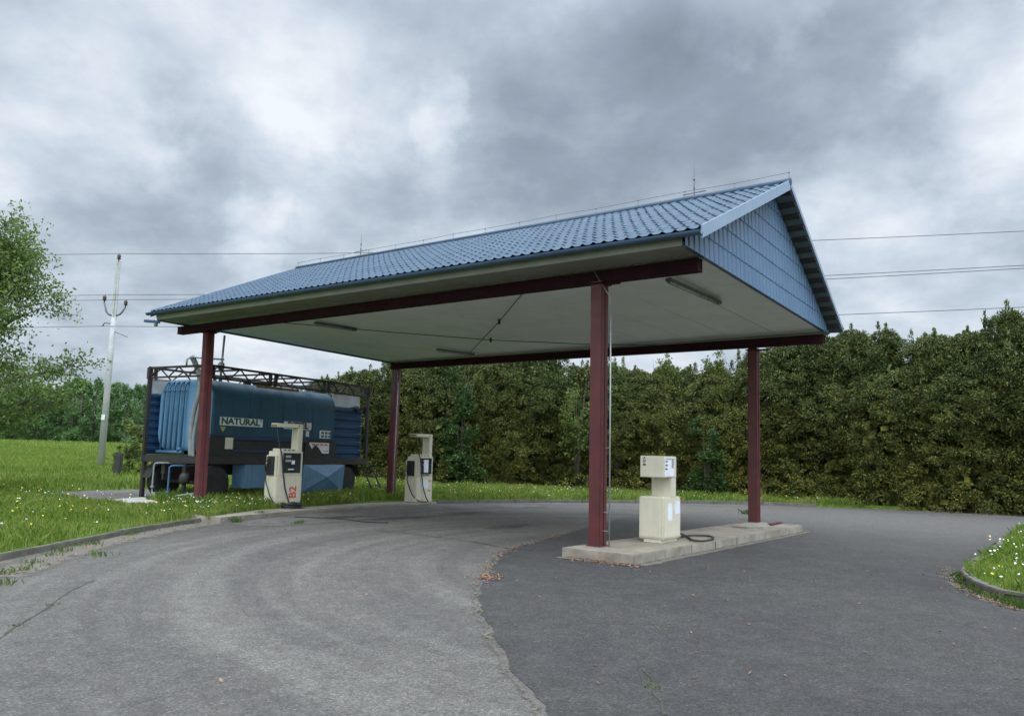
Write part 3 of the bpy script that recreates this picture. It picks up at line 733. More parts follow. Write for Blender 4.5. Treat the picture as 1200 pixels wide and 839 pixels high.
# gable walls, same pressed sheet stood upright
def gable(c0, c1, e0, e1, rid, out, name='gable_wall'):
    c0, c1 = np.array(c0), np.array(c1); L = np.linalg.norm((c1-c0)[:2]); t = (c1-c0); t[2] = 0; t = t/np.linalg.norm(t)
    nrm = np.array([t[1], -t[0], 0]);  nrm = nrm if nrm @ out > 0 else -nrm
    e0s = (np.array(e0)-c0) @ t; e1s = (np.array(e1)-c0) @ t; rs = (np.array(rid)-c0) @ t
    def top(s):
        if s < rs: return e0[2] + (rid[2]-e0[2])*(s-e0s)/(rs-e0s)
        return e1[2] + (rid[2]-e1[2])*(s-e1s)/(rs-e1s)
    pitch = .2; per = 10; n = int(L/pitch)*per; prof = np.array([1,1,1,1,1,1,.85,0,0,.85])
    step = .36; courses = 8
    cols_ = np.linspace(0, L, n+1); V = []; Fc = []
    zr, hr = [], []
    for k in range(courses):
        zr += [k*step, (k+1)*step - .002]; hr += [.013, 0.]
    for i, s in enumerate(cols_):
        zb = c0[2] + (c1[2]-c0[2])*s/L - .03; zt = top(s) - .055
        for z, h in zip(zr, hr):
            zz = min(zb + z, max(zt, zb + .005))
            hh = h + .030*prof[i % per]
            V.append(c0 + t*s + nrm*hh + np.array([0,0,zz - c0[2]]))
    nv = len(zr)
    for i in range(n):
        for j in range(nv-1):
            k = i*nv + j; Fc.append((k, k+nv, k+nv+1, k+1))
    V = np.array(V); Fc = np.array(Fc)
    ok = (np.abs(V[Fc[:,0]]-V[Fc[:,3]]).max(1) > 1e-6) | (np.abs(V[Fc[:,1]]-V[Fc[:,2]]).max(1) > 1e-6)
    w = np_obj(name, V, Fc[ok], M['gable_blue'], canopy)
    mb = MB(); mb.bar(c0 + nrm*.03 - np.array([0,0,.035]), c1 + nrm*.03 - np.array([0,0,.035]), .075, .012); mb.build('drip_flashing', M['gutter'], w)
gable(cFR, cBR, eFR, eBR, rR, AX); gable(cFL, cBL, eFL, eBL, rL, -AX)

# lightning protection: wire on short posts along the ridge, two finials, earthing pipe on columns
mb = MB(); L_ = np.linalg.norm(rR-rL); k = 14; lw = []
for i in range(k+1):
    t = i/k; p = rL + (rR-rL)*t; q = p + np.array([0,0,.20 + .012*math.sin(i*2.3)])
    mb.tube([p, q], .009, 6); lw.append(q); mb.lathe([(.012,-.015),(.012,.015)], q, n=8)
mb.tube(lw, .006, 6); mb.build('ridge_wire', M['dull_galv'], canopy)
for (px0, py0, px1, py1) in ((813.5,234,813.5,190), (422.5,300,422.5,275)):
    p = onbe(px0, py0, RB); q = onbe(px1, py1, RB); p = p + 0*q
    mb = MB(); qq = np.array([p[0], p[1], q[2]]); mb.tube([p - np.array([0,0,.05]), p + (qq-p)*.55, qq], [.010,.007,.005], 6)
    mb.lathe([(.018,0),(.02,.03),(.012,.06)], p + (qq-p)*.5, n=8)
    mb.lathe([(.016,0),(.016,.05)], p + (qq-p)*.28, n=8)
    mb.bar(p - AX*.25 + np.array([0,0,.14]), p + AX*.25 + np.array([0,0,.14]), .016, .016)
    mb.build('lightning_rod', M['lamp_body'], canopy)
def earth_pipe(col_i, off, ztop):
    b, t = CB[col_i]
    base = b + off; mb = MB()
    pts = [base + np.array([0,0,.0]), base + (t-b)*.5, np.array([base[0]+(t-b)[0]*.88, base[1]+(t-b)[1]*.88, ztop])]
    mb.tube(pts, .013, 8)
    top = t - AX*.05 - BX*.13 + np.array([0,0,.22]); mb.tube([pts[-1], pts[-1] + np.array([-.02,-.03,.25]), top], .006, 6)
    for z in (.25, .55, 1.6, 3.0):
        c = base + np.array([0,0,z]); mb.bar(c, c - off*.55, .012, .012)
    mb.build('earthing_pipe', M['galv'], canopy)
earth_pipe(1, AX*.24 - BX*.03, 4.0)
earth_pipe(3, AX*.17 - BX*.06, 3.9)

# ceiling lamps (top-level: they hang from the ceiling)
def on_ceiling(px, py, dz=0.):
    r = ray(px, py); n = np.cross(cFR-cFL, cBL-cFL)
    t = ((cFL + np.array([0,0,dz]) - EYE) @ n)/(r @ n); return EYE + r*t
lamps = [((783,322),(843,355),'long tube lamp under the canopy ceiling nearest the blue gable'),
         ((370,375.5),(417,385.5),'tube lamp under the ceiling near the front left column, crossed by the long cable'),
         ((513,407),(555,415),'tube lamp under the ceiling near the far left column, below the slanting cable')]
for p0, p1, lab in lamps:
    a_ = on_ceiling(*p0); b_ = on_ceiling(*p1); c_m = (a_+b_)/2
    d = b_ - a_; d[2] = 0; ln = min(max(np.linalg.norm(d), 1.2), 2.7); d = d/np.linalg.norm(d)
    L0 = empty('tube_lamp', c_m, math.atan2(d[1], d[0]), lab, 'lamp', 'tube lamps under the canopy ceiling')
    mb = MB(); mb.box(-ln/2, ln/2, -.05, .05, -.06, -.004); mb.box(-ln/2-.02, -ln/2, -.045, .045, -.075, -.01); mb.box(ln/2, ln/2+.02, -.045, .045, -.075, -.01)
    mb.build('housing', M['lamp_body'], L0, bevel=.008)
    mb = MB(); mb.tube([(-ln/2+.03, 0, -.078), (ln/2-.03, 0, -.066)], .032, 12); mb.build('diffuser', M['lamp_glass'], L0)
def cable(pxs, lab, dz=-.05, sag=.0, r=.011, n=12, grp=None):
    P = [on_ceiling(*q, dz) for q in pxs]; pts = []
    for i in range(len(P)-1):
        for k in range(n):
            t = k/n; pts.append(P[i]*(1-t) + P[i+1]*t - np.array([0,0,sag*4*t*(1-t)]))
    pts.append(P[-1]); mb = MB(); mb.tube(pts, r, 6); mb.lathe([(.03,-.06),(.03,.06)], P[len(P)//2], n=8) 
    tag(mb.build('ceiling_cable', M['wire'], None), lab, 'cable')
cable([(322,377.5),(455,389),(575,398.5),(690,403.5),(770,404.5)], 'long dark cable hung across the whole canopy ceiling')
cable([(612,344.5),(585,377),(551,413)], 'short slanting dark cable under the ceiling with a small joint')

# ------------------------------------------------------------------ pump islands
K = gp(743,650,.15); KL = gp(658,641,.15); KF = gp(941,615.3,.15)
isl = [KL, K, KF, KF + (KL-K)]
def build_island():
    mb = MB(); P = [np.array(p[:2]) for p in isl]; c = sum(P)/4
    inn = [p + (c-p)/np.linalg.norm(c-p)*.16 for p in P]
    mb.prism([tuple(p) for p in inn], -.05, .142)
    body = mb.build('pump_island', M['sandy'], None)
    tag(body, 'raised concrete pump island under the two right columns', 'pump island')
    kb = MB()
    for i in range(4):
        p, q = P[i], P[(i+1) % 4]; pi, qi = inn[i], inn[(i+1) % 4]; n = max(1, int(np.linalg.norm(q-p)/1.0))
        for k in range(n):
            t0 = k/n + .0012; t1 = (k+1)/n - .0012
            a0 = p*(1-t0)+q*t0; a1 = p*(1-t1)+q*t1; b0 = pi*(1-t0)+qi*t0; b1 = pi*(1-t1)+qi*t1
            kb.hexa([(*a0,-.05),(*a1,-.05),(*b1,-.05),(*b0,-.05),(*a0,.15),(*a1,.15),(*b1,.15),(*b0,.15)])
    kb.build('edge_kerb', M['concrete'], body, bevel=.015)
build_island()
e = [np.array(p) for p in isl_edge]
_c = sum(np.array(p[:2]) for p in isl)/4
def edge_dirt(i, j, seed):
    P, Q = np.array(isl[i][:2]), np.array(isl[j][:2]); path = [P + (Q-P)*k/30 for k in range(31)]
    t = (Q-P)/np.linalg.norm(Q-P); n = np.array([-t[1], t[0]])
    ins = 1 if (_c-P) @ n > 0 else -1
    ribbon('dirt_strip', path, .02 if ins > 0 else .26, .26 if ins > 0 else .02, .0105, M['dirt_full'], 'dirt gathered at the foot of the right pump island', .01, seed)
edge_dirt(0, 1, 31); edge_dirt(1, 2, 32)
def build_left_island():
    nrm = []
    mb = MB(); out = []; inn = []
    for i, p in enumerate(e):
        t = e[min(i+1,3)] - e[max(i-1,0)]; t = t/np.linalg.norm(t); n = np.array([-t[1], t[0]])
        out.append(p); inn.append(p + n*.95)
    zs = [.125, .085, .05, .045]
    for i in range(3):
        q = [out[i], out[i+1], inn[i+1], inn[i]]; zz = [zs[i], zs[i+1], zs[i+1], zs[i]]
        mb.hexa([(*p, -.06) for p in q] + [(*p, z_) for p, z_ in zip(q, zz)])
    o = mb.build('pump_island', M['concrete'], None)
    tag(o, 'long low concrete kerbed island under the two left pumps', 'pump island')
build_left_island()

# ------------------------------------------------------------------ fuel pumps
def text_mesh(txt, size, depth=.002, bold=0.):
    cu = bpy.data.curves.new('lettering', 'FONT'); cu.body = txt; cu.size = size; cu.extrude = depth; cu.offset = bold
    cu.align_x = 'CENTER'; cu.align_y = 'CENTER'; cu.resolution_u = 3
    o = bpy.data.objects.new('lettering', cu); COL.objects.link(o)
    dg = bpy.context.evaluated_depsgraph_get(); me = bpy.data.meshes.new_from_object(o.evaluated_get(dg))
    bpy.data.objects.remove(o); bpy.data.curves.remove(cu); return me
def text_obj(name, txt, size, m, parent, loc, right, up_, bold=0., squash=1.):
    me = text_mesh(txt, size, .002, bold); me.materials.append(m)
    r_ = Vector(right).normalized(); u_ = Vector(up_).normalized(); n_ = r_.cross(u_)
    Mx = Matrix(((r_.x*squash,u_.x,n_.x,loc[0]),(r_.y*squash,u_.y,n_.y,loc[1]),(r_.z*squash,u_.z,n_.z,loc[2]),(0,0,0,1)))
    me.transform(Mx); o = bpy.data.objects.new(name, me); o.parent = parent; return link(o)

def tall_pump(corner_px, base_z, wa, wb, hb, hm, lab, variant):
    """local x = a (towards the lane), y = b (away); origin under the middle of the body"""
    c = gp(*corner_px, base_z)           # the near lane-side corner of the body
    o = c - AX*wa/2 + BX*wb/2
    root = empty('fuel_pump', o, TH, lab, 'fuel pump', 'cream fuel pumps with a hooked hose mast')
    x0, x1, y0, y1 = -wa/2, wa/2, -wb/2, wb/2
    mb = MB(); mb.box(x0+.02, x1-.02, y0+.02, y1-.02, -.02, .03); mb.build('plinth', M['cream_dark'], root)
    lower = hb*.56
    mb = MB(); mb.box(x0, x1, y0, y1, .012, lower); body = mb.build('cabinet', M['cream'], root, bevel=.012)
    mb = MB(); mb.box(x1-.002, x1+.008, y0+.035, y1-.05, .10, lower-.02); mb.build('cabinet_door', M['cream'], body, bevel=.004)
    mb = MB(); mb.box(x0+.01, x1-.01, y0+.06, y1, lower+.004, hb); 
    mb.box(x0+.01, x1-.05, y0, y0+.06, lower+.004, hb-.10)
    head = mb.build('head', M['cream'], root, bevel=.012)
    mb = MB(); mb.box(x0+.03, x1-.06, y0+.16, y1-.12, hb, hb+.07); mb.build('top_sign', M['cream'], head, bevel=.008)
    # display window on the lane face
    zz0, zz1 = lower+.10, hb-.06
    mb = MB(); mb.box(x1-.012, x1+.004, y0+.20, y1-.10, zz0, zz1); dsp = mb.build('display', M['screen'], head, bevel=.006)
    for q in range(2):
        mb = MB(); mb.box(x1+.0035, x1+.0065, y0+.25, y1-.38 if variant == 0 else y0+.285, zz1-.10-q*.11, zz1-.04-q*.11); mb.build('readout', M['lamp_glass'], dsp)
    fr = MB()
    for (ya, yb, za, zb) in ((y0+.18,y0+.20,zz0-.02,zz1+.02),(y1-.10,y1-.08,zz0-.02,zz1+.02),(y0+.18,y1-.08,zz1,zz1+.02),(y0+.18,y1-.08,zz0-.02,zz0)):
        fr.box(x1-.01, x1+.012, ya, yb, za, zb)
    fr.build('display_frame', M['black'], dsp)
    if variant == 0:
        mb = MB(); mb.box(x1+.004, x1+.008, y1-.36, y1-.26, zz0+.20, zz0+.30); mb.build('paper_note', M['paper'], dsp); mb = MB(); mb.box(x1+.004, x1+.008, y0+.34, y0+.52, zz0+.055, zz0+.085); mb.build('paper_note', M['paper'], dsp)
        # red rotated mark on the door
        text_obj('red_mark', 'B2', .30, M['redmark'], body, (x1+.010, y1-.27, lower*.48), (0,0,1), (0,-1,0), .008)
    else:
        mb = MB(); mb.box(x1+.004, x1+.008, y0+.30, y1-.22, zz0+.03, zz1-.03); mb.build('paper_note', M['paper'], dsp)
        mb = MB(); mb.box(x1+.008, x1+.0105, y0+.22, y0+.52, lower*.55, lower*.88); mb.build('paper_note', M['paper'], body)
        mb = MB(); mb.box(x1+.008, x1+.0115, y1-.2, y1-.08, lower*.80, lower*.87); mb.build('yellow_sticker', M['yellow'], body); mb = MB(); mb.box(x1+.008, x1+.0115, y1-.22, y1-.08, lower*.42, lower*.50); mb.build('yellow_sticker', M['yellow'], body)
        mb = MB()
        mb.box(x1-.01, x1+.002, y0+.24, y0+.58, lower+.035, lower+.06)
        mb.build('label_strip', M['sign_green'], head)
    mb = MB()
    for q in range(3):
        mb = MB(); mb.box(x1-.062, x1-.057, y0+.22+q*.13, y0+.30+q*.13, hb+.02, hb+.045); mb.build('printed_mark', M['black'], head)
    # nozzle holster on the near end and lane-side corner
    hz0, hz1 = lower+.02, hb-.13
    mb = MB(); mb.box(x0+.08, x1-.10, y0-.035, y0+.002, hz0, hz1); hol = mb.build('nozzle_holster', M['black'], root, bevel=.012)
    nz = MB(); xm = (x0+x1)/2 - .06
    nz.tube([(xm,y0-.05,hz1-.06),(xm,y0-.09,hz0+.22),(xm,y0-.10,hz0+.08)], [.018,.024,.020], 8)
    nz.tube([(xm,y0-.06,hz1-.08),(xm,y0-.14,hz1-.16),(xm,y0-.13,hz0+.12)], .012, 8)
    nz.build('nozzle', M['rubber'], hol)
    # hooked mast: upright at the far end, arm reaching back over the head
    mw = .17
    mb = MB(); mb.box(x0+.16, x1-.04, y1-mw, y1-.02, hb, hm-.10)
    mb.box(x0+.16, x1-.04, y0-.03, y1-.02, hm-.10, hm); mast = mb.build('hose_mast', M['cream'], root, bevel=.01)
    mb = MB(); mb.box(x1-.04, x1-.034, y1-mw-.01, y1-mw+.05, hm-.07, hm-.04); mb.build('mast_fitting', M['rust'], mast); mb = MB(); mb.box(x0+.2, x1-.06, y0-.05, y0-.03, hm-.08, hm-.03); mb.build('mast_fitting', M['rust'], mast)
    # hoses
    ends = []
    hx = x1 + .03
    hs = MB()
    hs.tube([(x1-.10, y0+.02, hm-.09), (x1-.09,y0+.03,hm-.3), (x1-.02,y0+.06,hb+.12), (hx,y0+.10,hb-.05), (hx+.01,y0+.17,lower+.1), (hx+.02,y0+.25,lower*.6), (hx+.05,y0+.36,.16), (hx+.10,y0+.42,.03)], .017, 8)
    hs.build('hose', M['rubber'], root)
    h2 = MB(); h2.tube(smooth_path([(xm,y0-.10,hz0+.08),(xm+.02,y0-.11,hz0-.15),(xm+.08,y0-.09,.5),(xm+.2,y0-.04,.22),(x1+.04,y0+.08,.06),(x1+.14,y0+.25,.03),(x1+.10,y0+.45,.035)], .06), .015, 8)
    h2.build('hose', M['rubber'], root)
    return root, (x0,x1,y0,y1)
p1, ext1 = tall_pump((321.5,595.0), .085, .48, .80, 1.43, 2.15, 'cream pump before the blue trailer, tall hooked mast and red mark', 0)
p2, ext2 = tall_pump((487,588.8), .05, .50, .72, 1.40, 2.11, 'cream pump by the far left column, white note on its display', 1)
# coiled hose heaped at the foot of the first pump
def coil(parent):
    x0,x1,y0,y1 = ext1; mb = MB(); c = np.array([x1+.20, y0+.38]); pts = []
    r_ = random.Random(2)
    for k in range(150):
        t = k/149; ang = t*2*math.pi*6; rad = .19 + .04*math.sin(t*23) 
        pts.append((c[0] + rad*math.cos(ang), c[1] + rad*1.25*math.sin(ang), -.085 + .018 + .19*t + .015*math.sin(ang*1.7)))
    mb.tube(pts, .021, 8); mb.build('coiled_hose', M['rubber'], parent)
coil(p1)
# cable trailing over the apron from the coil
mb = MB(); mb.tube(smooth_path([np.array([*xy(gp(*q)), .014]) for q in ((345,606),(370,607),(400,608.5),(428,612),(455,613))], .15), .012, 6)
tag(mb.build('loose_hose', M['rubber']), 'thin dark hose lying on the apron in front of the cream pump', 'hose')

def squat_pump():
    wa, wb = .53, .77
    c = gp(777.3,636.5,.15); o = c - AX*wa*.45 + BX*wb*.45
    root = empty('fuel_pump', o, TH, 'squat cream pump on the right island, boxy head on a neck', 'fuel pump'); root.scale = (.90, .90, .87)
    x0, x1, y0, y1 = -wa/2, wa/2, -wb/2, wb/2
    mb = MB(); mb.box(x0+.10, x1-.05, y0+.02, y1-.04, -.01, .07); mb.build('plinth', M['cream'], root, bevel=.006)
    mb = MB(); mb.box(x0, x1, y0, y1, .055, .90); cab = mb.build('cabinet', M['cream'], root, bevel=.022)
    mb = MB(); mb.box(x1, x1+.010, y0+.03, y1-.03, .10, .84); d = mb.build('cabinet_door', M['cream'], cab, bevel=.004)
    mb = MB(); mb.box(x0+.03, x1-.03, y0-.008, y0, .10, .84); mb.build('end_panel', M['cream'], cab, bevel=.004)
    def oval(yc, zc, w, h):
        m_ = MB(); n = 20; ring = []
        for k in range(n):
            a = 2*math.pi*k/n; cx = abs(math.cos(a))**.5*math.copysign(1, math.cos(a)); sz = abs(math.sin(a))**.5*math.copysign(1, math.sin(a))
            ring.append((yc + cx*w/2, zc + sz*h/2))
        m_.add([(x1+.0105,y,z) for y, z in ring] + [(x1+.0125,y,z) for y, z in ring], [tuple(range(n)), tuple(range(n,2*n))] + [(i,(i+1)%n,n+(i+1)%n,n+i) for i in range(n)])
        return m_
    oval(y0+.27, .60, .20, .36).build('paper_note', M['paper'], d); oval(y1-.17, .68, .24, .26).build('paper_note', M['paper'], d)
    t = MB(); r_ = random.Random(4)
    for k in range(1): t.box(x1+.0125, x1+.0132, y1-.25, y1-.25+.05+.1*r_.random(), .76-k*.025, .766-k*.025)
    t.build('lettering', M['lamp_body'], d)
    # neck and head
    mb = MB(); mb.box(x1-.44, x1-.01, y0+.36, y0+.58, .895, 1.29); mb.build('neck', M['cream'], root, bevel=.008)
    mb = MB(); mb.box(x0+.01, x1-.005, y0+.02, y0+.585, 1.285, 1.72); h = mb.build('head', M['cream'], root, bevel=.012)
    mb = MB(); mb.box(x1-.006, x1+.003, y0+.05, y0+.47, 1.31, 1.69); dsp = mb.build('display', M['paper'], h, bevel=.004)
    mb = MB(); mb.box(x1+.003, x1+.006, y0+.07, y0+.46, 1.655, 1.675); mb.build('display_slot', M['lamp_glass'], dsp); mb = MB(); mb.box(x1+.003, x1+.006, y0+.35, y0+.44, 1.48, 1.65); mb.build('display_slot', M['lamp_glass'], dsp)
    mb = MB()
    for k in range(3):
        mb = MB(); mb.box(x1+.003, x1+.007, y0+.07, y0+.16, 1.60-k*.075, 1.625-k*.075); mb.build('printed_mark', M['black'], dsp)
    hx = x0 + .10
    for k, s in enumerate(('A', '37', '00')):
        text_obj('lettering', s, .058, M['black'], h, (hx+.005, y0+.0165, 1.675-k*.068), (1,0,0), (0,0,1), .002)
    # hose looping off the far side onto the island
    hs = MB()
    def L(px, py, z=.175):
        p = (gp(px, py, z) - o)/.9; return (p @ AX, p @ BX, z - .15)
    A_ = L(800,624)
    hs.tube(smooth_path([(x1-.04, y1-.05, .16)] + [L(*q) for q in ((803,627),(812,632.5),(824,633.5),(834,631.5),(836,629.5),(829,627.5),(815,627),(803,627.5),(799,628))], .05), .019, 8)
    hs.build('hose', M['rubber'], root)
squat_pump()

# broken slab and bits round the foot of the far right column
Db = CB[2][0]
def slab(pxs, z, h, name, m, lab, cat, kind=None):
    mb = MB(); mb.prism([xy(gp(*q, z)) for q in pxs], z-.01, z+h); return tag(mb.build(name, m, None, bevel=.006), lab, cat)
slab([(858,617.5),(880,613),(897,613.5),(903,617.5),(895,619),(876,619)], .15, .035, 'broken_slab', M['concrete'], 'broken grey slab lying at the foot of the far right column', 'slab')
slab([(900,614.6),(914,612.3),(917,613.2),(904,615.5)], .15, .03, 'wooden_offcut', M['red'], 'small red brown offcut lying beside the far right column', 'offcut')

# ------------------------------------------------------------------ tanker trailer
TT = 1.07; TN = np.array([-8.294,20.593,0.])
trailer = empty('fuel_tank_trailer', TN, TT, 'old blue fuel tank trailer in an open steel frame on wheels', 'trailer')
def T(x): return x
# local: x = u along the side, y = v towards the far side, z up
UL, WV, Z0, Z1 = 6.93, 2.52, 1.25, 3.80
def tb(name, m, parts, parent=trailer, bevel=0., **kw):
    mb = MB()
    for p in parts:
        if p[0] == 'box': mb.box(*p[1])
        elif p[0] == 'bar': mb.bar(*p[1])
        elif p[0] == 'tube': mb.tube(*p[1])
        elif p[0] == 'lathe': mb.lathe(*p[1])
    return mb.build(name, m, parent, bevel=bevel)
B_, BAR, TB_ = 'box', 'bar', 'tube'
chassis = tb('chassis', M['frame_dark'], [(B_,(0,UL,.0,.12,Z0-.14,Z0+.06)),(B_,(0,UL,WV-.12,WV,Z0-.14,Z0+.06)),(B_,(.0,.12,.12,WV-.12,Z0-.14,Z0+.06)),(B_,(UL-.12,UL,.12,WV-.12,Z0-.14,Z0+.06)),
     (B_,(.12,UL-.12,.75,.90,.78,1.11)),(B_,(.12,UL-.12,1.62,1.77,.78,1.11))] + [(B_,(x,x+.1,.12,WV-.12,Z0-.10,Z0+.03)) for x in (1.3,2.6,3.9,5.2)], bevel=.008)
tb('lamp', M['paper'], [('lathe',([(.05,0),(.045,.03),(.0,.035)],(.05,.5,Z0-.04),'x',14))], chassis) if False else None
for (x, y) in ((.05,.05),(.05,WV-.05),(UL-.05,.05),(UL-.05,WV-.05)):
    tb('corner_post', M['frame_dark'], [(B_,(x-.05,x+.05,y-.05,y+.05,Z0+.06,Z1))], bevel=.006)
tb('support_leg', M['frame_dark'], [(B_,(.02,.12,WV-.12,WV-.02,.09,Z0-.14)),(B_,(-.03,.17,WV-.17,WV+.03,.085,.11))])
# lattice roof frame
def lattice(P, Q, n, h=.33):
    P = np.array(P, float); Q = np.array(Q, float); d = np.array([0,0,h]); it = []
    it += [(BAR,(P,Q,.06,.06)),(BAR,(P-d,Q-d,.05,.05))]
    for i in range(n):
        a = P + (Q-P)*i/n; b = P + (Q-P)*(i+1)/n; m_ = (a+b)/2
        it += [(BAR,(a-d,m_,.03,.03)),(BAR,(m_,b-d,.03,.03))]
        if i % 3 == 0: it += [(BAR,(a,a-d,.10,.06))] ; it += [(BAR,(a+(Q-P)/np.linalg.norm(Q-P)*.22,a-d+(Q-P)/np.linalg.norm(Q-P)*.22,.10,.06))]
    return it
tb('roof_frame', M['frame_dark'], lattice((0,.05,Z1),(UL,.05,Z1),9) + lattice((0,WV-.05,Z1),(UL,WV-.05,Z1),9) + lattice((.05,0,Z1-.01),(.05,WV,Z1-.01),3,.28) + lattice((UL-.05,0,Z1-.01),(UL-.05,WV,Z1-.01),3,.28) +
     [(BAR,((x,.05,Z1-.02),(x,WV-.05,Z1-.02),.05,.05)) for x in (1.15,2.3,3.45,4.6,5.75)])
# far wall: ribbed navy sheet with a pale strip above
def ribbed(y, x0, x1, z0, z1, n, depth=.035, out=-1):
    mb = MB(); prof = []
    for k in range(n):
        a = z0 + (z1-z0)*k/n; h = (z1-z0)/n
        prof += [(a,0),(a+h*.45,0),(a+h*.55,depth),(a+h*.92,depth)]
    prof.append((z1,0))
    vs = [(x0,y+out*d,z) for z, d in prof] + [(x1,y+out*d,z) for z, d in prof]; m_ = len(prof)
    vs += [(x0,y-out*.03,z) for z, d in prof] + [(x1,y-out*.03,z) for z, d in prof]
    fs = [(i,i+1,m_+i+1,m_+i) for i in range(m_-1)] + [(2*m_+i,2*m_+i+1,3*m_+i+1,3*m_+i) for i in range(m_-1)]
    mb.add(vs, fs); return mb
ribbed(WV-.06, .1, UL-.1, Z0+.07, 3.05, 8).build('far_wall', M['navy'], trailer)
tb('tarpaulin', M['whiteish'], [(B_,(.1,UL-.1,WV-.075,WV-.055,3.07,3.50))])
ribbed(.34, 5.42, UL-.02, Z0+.07, 3.03, 6, .05).build('ribbed_locker', M['navy'], trailer)
tb('tarpaulin', M['whiteish'], [(B_,(5.42,UL-.1,.36,.38,3.05,3.46))])
tb('valve', M['frame_dark'], [('lathe',([(.06,0),(.09,.05),(.09,.12),(.05,.2)],(6.55,.25,2.93),'z',10)),(BAR,((6.35,.24,3.05),(6.8,.24,3.02),.06,.05)),(BAR,((6.1,.28,3.02),(6.5,.28,3.08),.02,.02))])
# tank: rounded-rectangle barrel
def tank():
    mb = MB(); x0, x1 = .38, 5.36; cy, cz, hw, hh, r = 1.28, 2.44, 1.13, 1.02, .52
    sec = []
    for (sx, sz, a0) in ((1,1,0),(-1,1,90),(-1,-1,180),(1,-1,270)):
        for k in range(9):
            a = R(a0 + 90*k/8); sec.append((cy + sx*(hw-r) + r*math.cos(a), cz + sz*(hh-r) + r*math.sin(a)))
    n = len(sec)
    def ring(x, s): return [(x, cy+(y-cy)*s, cz+(z-cz)*s) for y, z in sec]
    rings = [ring(x0,.97), ring(x0+.03,.995), ring(x0+.08,1)] + [ring(x0+.08+(x1-x0-.16)*k/6,1) for k in range(1,6)] + [ring(x1-.08,1), ring(x1-.03,.995), ring(x1,.97)]
    vs = [p for q in rings for p in q]; fs = []
    for i in range(len(rings)-1):
        for k in range(n): fs.append((i*n+k, i*n+(k+1)%n, (i+1)*n+(k+1)%n, (i+1)*n+k))
    mb.add(vs, fs, True); t = mb.build('tank', M['tank'], trailer)
    for x, d, nm in ((x0, -1, 'tank_end'), (x1, 1, 'tank_end')):
        mb = MB(); rr_ = [ring(x, .972), ring(x+d*.035, .93), ring(x+d*.06, .80), ring(x+d*.075, .45)]
        vs = [p for q in rr_ for p in q] + [(x+d*.08, cy, cz)]; fs = []
        for i in range(3):
            for k in range(n): fs.append((i*n+k, i*n+(k+1)%n, (i+1)*n+(k+1)%n, (i+1)*n+k))
        for k in range(n): fs.append((3*n+k, 3*n+(k+1)%n, 4*n))
        mb.add(vs, fs, True); mb.build(nm, M['tank_end'], t)
    mb = MB()
    for x in (1.7, 3.0, 4.3): 
        mb.add([(x-.012, cy+(y-cy)*1.006, cz+(z-cz)*1.006) for y, z in sec] + [(x+.012, cy+(y-cy)*1.006, cz+(z-cz)*1.006) for y, z in sec], [(i,(i+1)%n,n+(i+1)%n,n+i) for i in range(n)])
    mb.build('weld_seam', M['navy'], t)
    return t
tk = tank()
tb('rust_rail', M['rust'], [(B_,(1.75,3.45,-.02,.015,3.34,3.425))])
tb('manhole', M['frame_dark'], [('lathe',([(.28,0),(.28,.10),(.32,.10),(.32,.14)],(2.9,1.0,3.45),'z',18)),('lathe',([(.12,0),(.12,.2)],(2.2,.9,3.45),'z',12))], tk)
# lower side: dull panels, and a black sheet standing in for the recess shade
tb('side_panel_or_shade', M['olive'], [(B_,(.3,1.10,.06,.09,Z0+.06,1.90))]); tb('side_panel_or_shade', M['olive'], [(B_,(3.95,5.35,.06,.09,Z0+.06,1.90))])
tb('side_panel_or_shade', M['black'], [(B_,(1.10,3.95,.105,.125,Z0+.06,1.89))])
for q in ((1.10,3.95,.05,.10,1.80,1.90),(1.10,3.95,.07,.10,1.46,1.50),(.3,5.35,.10,.14,1.90,1.93)): tb('side_rail', M['navy'], [(B_,q)])
# signs
ns = tb('fuel_sign', M['sign_white'], [(B_,(.64,2.20,.130,.142,2.19,2.42))]); ns['label'] = 'white sign reading NATURAL in green'
text_obj('lettering', 'NATURAL', .245, M['sign_green'], ns, (1.38,.127,2.305), (1,0,0), (0,0,1), .011, 1.27)
text_obj('lettering', '"', .16, M['sign_green'], ns, (2.12,.127,2.335), (1,0,0), (0,0,1), .003, 1.2)
ds = tb('fuel_sign', M['sign_white'], [(B_,(3.06,4.24,.130,.142,2.19,2.42))]); ds['label'] = 'white sign reading DIESEL in black'
text_obj('lettering', 'DIESEL', .255, M['sign_black'], ds, (3.65,.127,2.305), (1,0,0), (0,0,1), .012, 1.2)
mb = MB(); mb.add([(.66,.128,2.15),(.86,.128,2.15),(.76,.128,2.00),(.66,.140,2.15),(.86,.140,2.15),(.76,.140,2.00)], [(0,1,2),(5,4,3),(0,3,4,1),(1,4,5,2),(2,5,3,0)]); mb.build('warning_triangle', M['yellow'], trailer)
tb('small_placard', M['sign_white'], [(B_,(4.02,4.16,.130,.142,1.98,2.16))])
pl = tb('plate', M['sign_white'], [(B_,(4.64,5.14,.125,.140,1.95,2.20))])
tb('lettering', M['lamp_body'], [(B_,(4.70+.17*i,4.83+.17*i,.121,.1245,1.975+.11*j,2.055+.11*j)) for i in range(3) for j in range(2)], pl)
mb = MB(); tp = [(4.10,1.80),(5.02,1.80),(5.02,1.46),(4.72,1.46),(4.52,1.66),(4.36,1.74),(4.24,1.60),(4.12,1.72)]
mb.add([(x,.045,z) for x, z in tp] + [(x,.055,z) for x, z in tp], [tuple(range(8)), tuple(reversed(range(8,16)))] + [(i,(i+1)%8,8+(i+1)%8,8+i) for i in range(8)])
tn = mb.build('torn_sign', M['sign_white'], trailer)
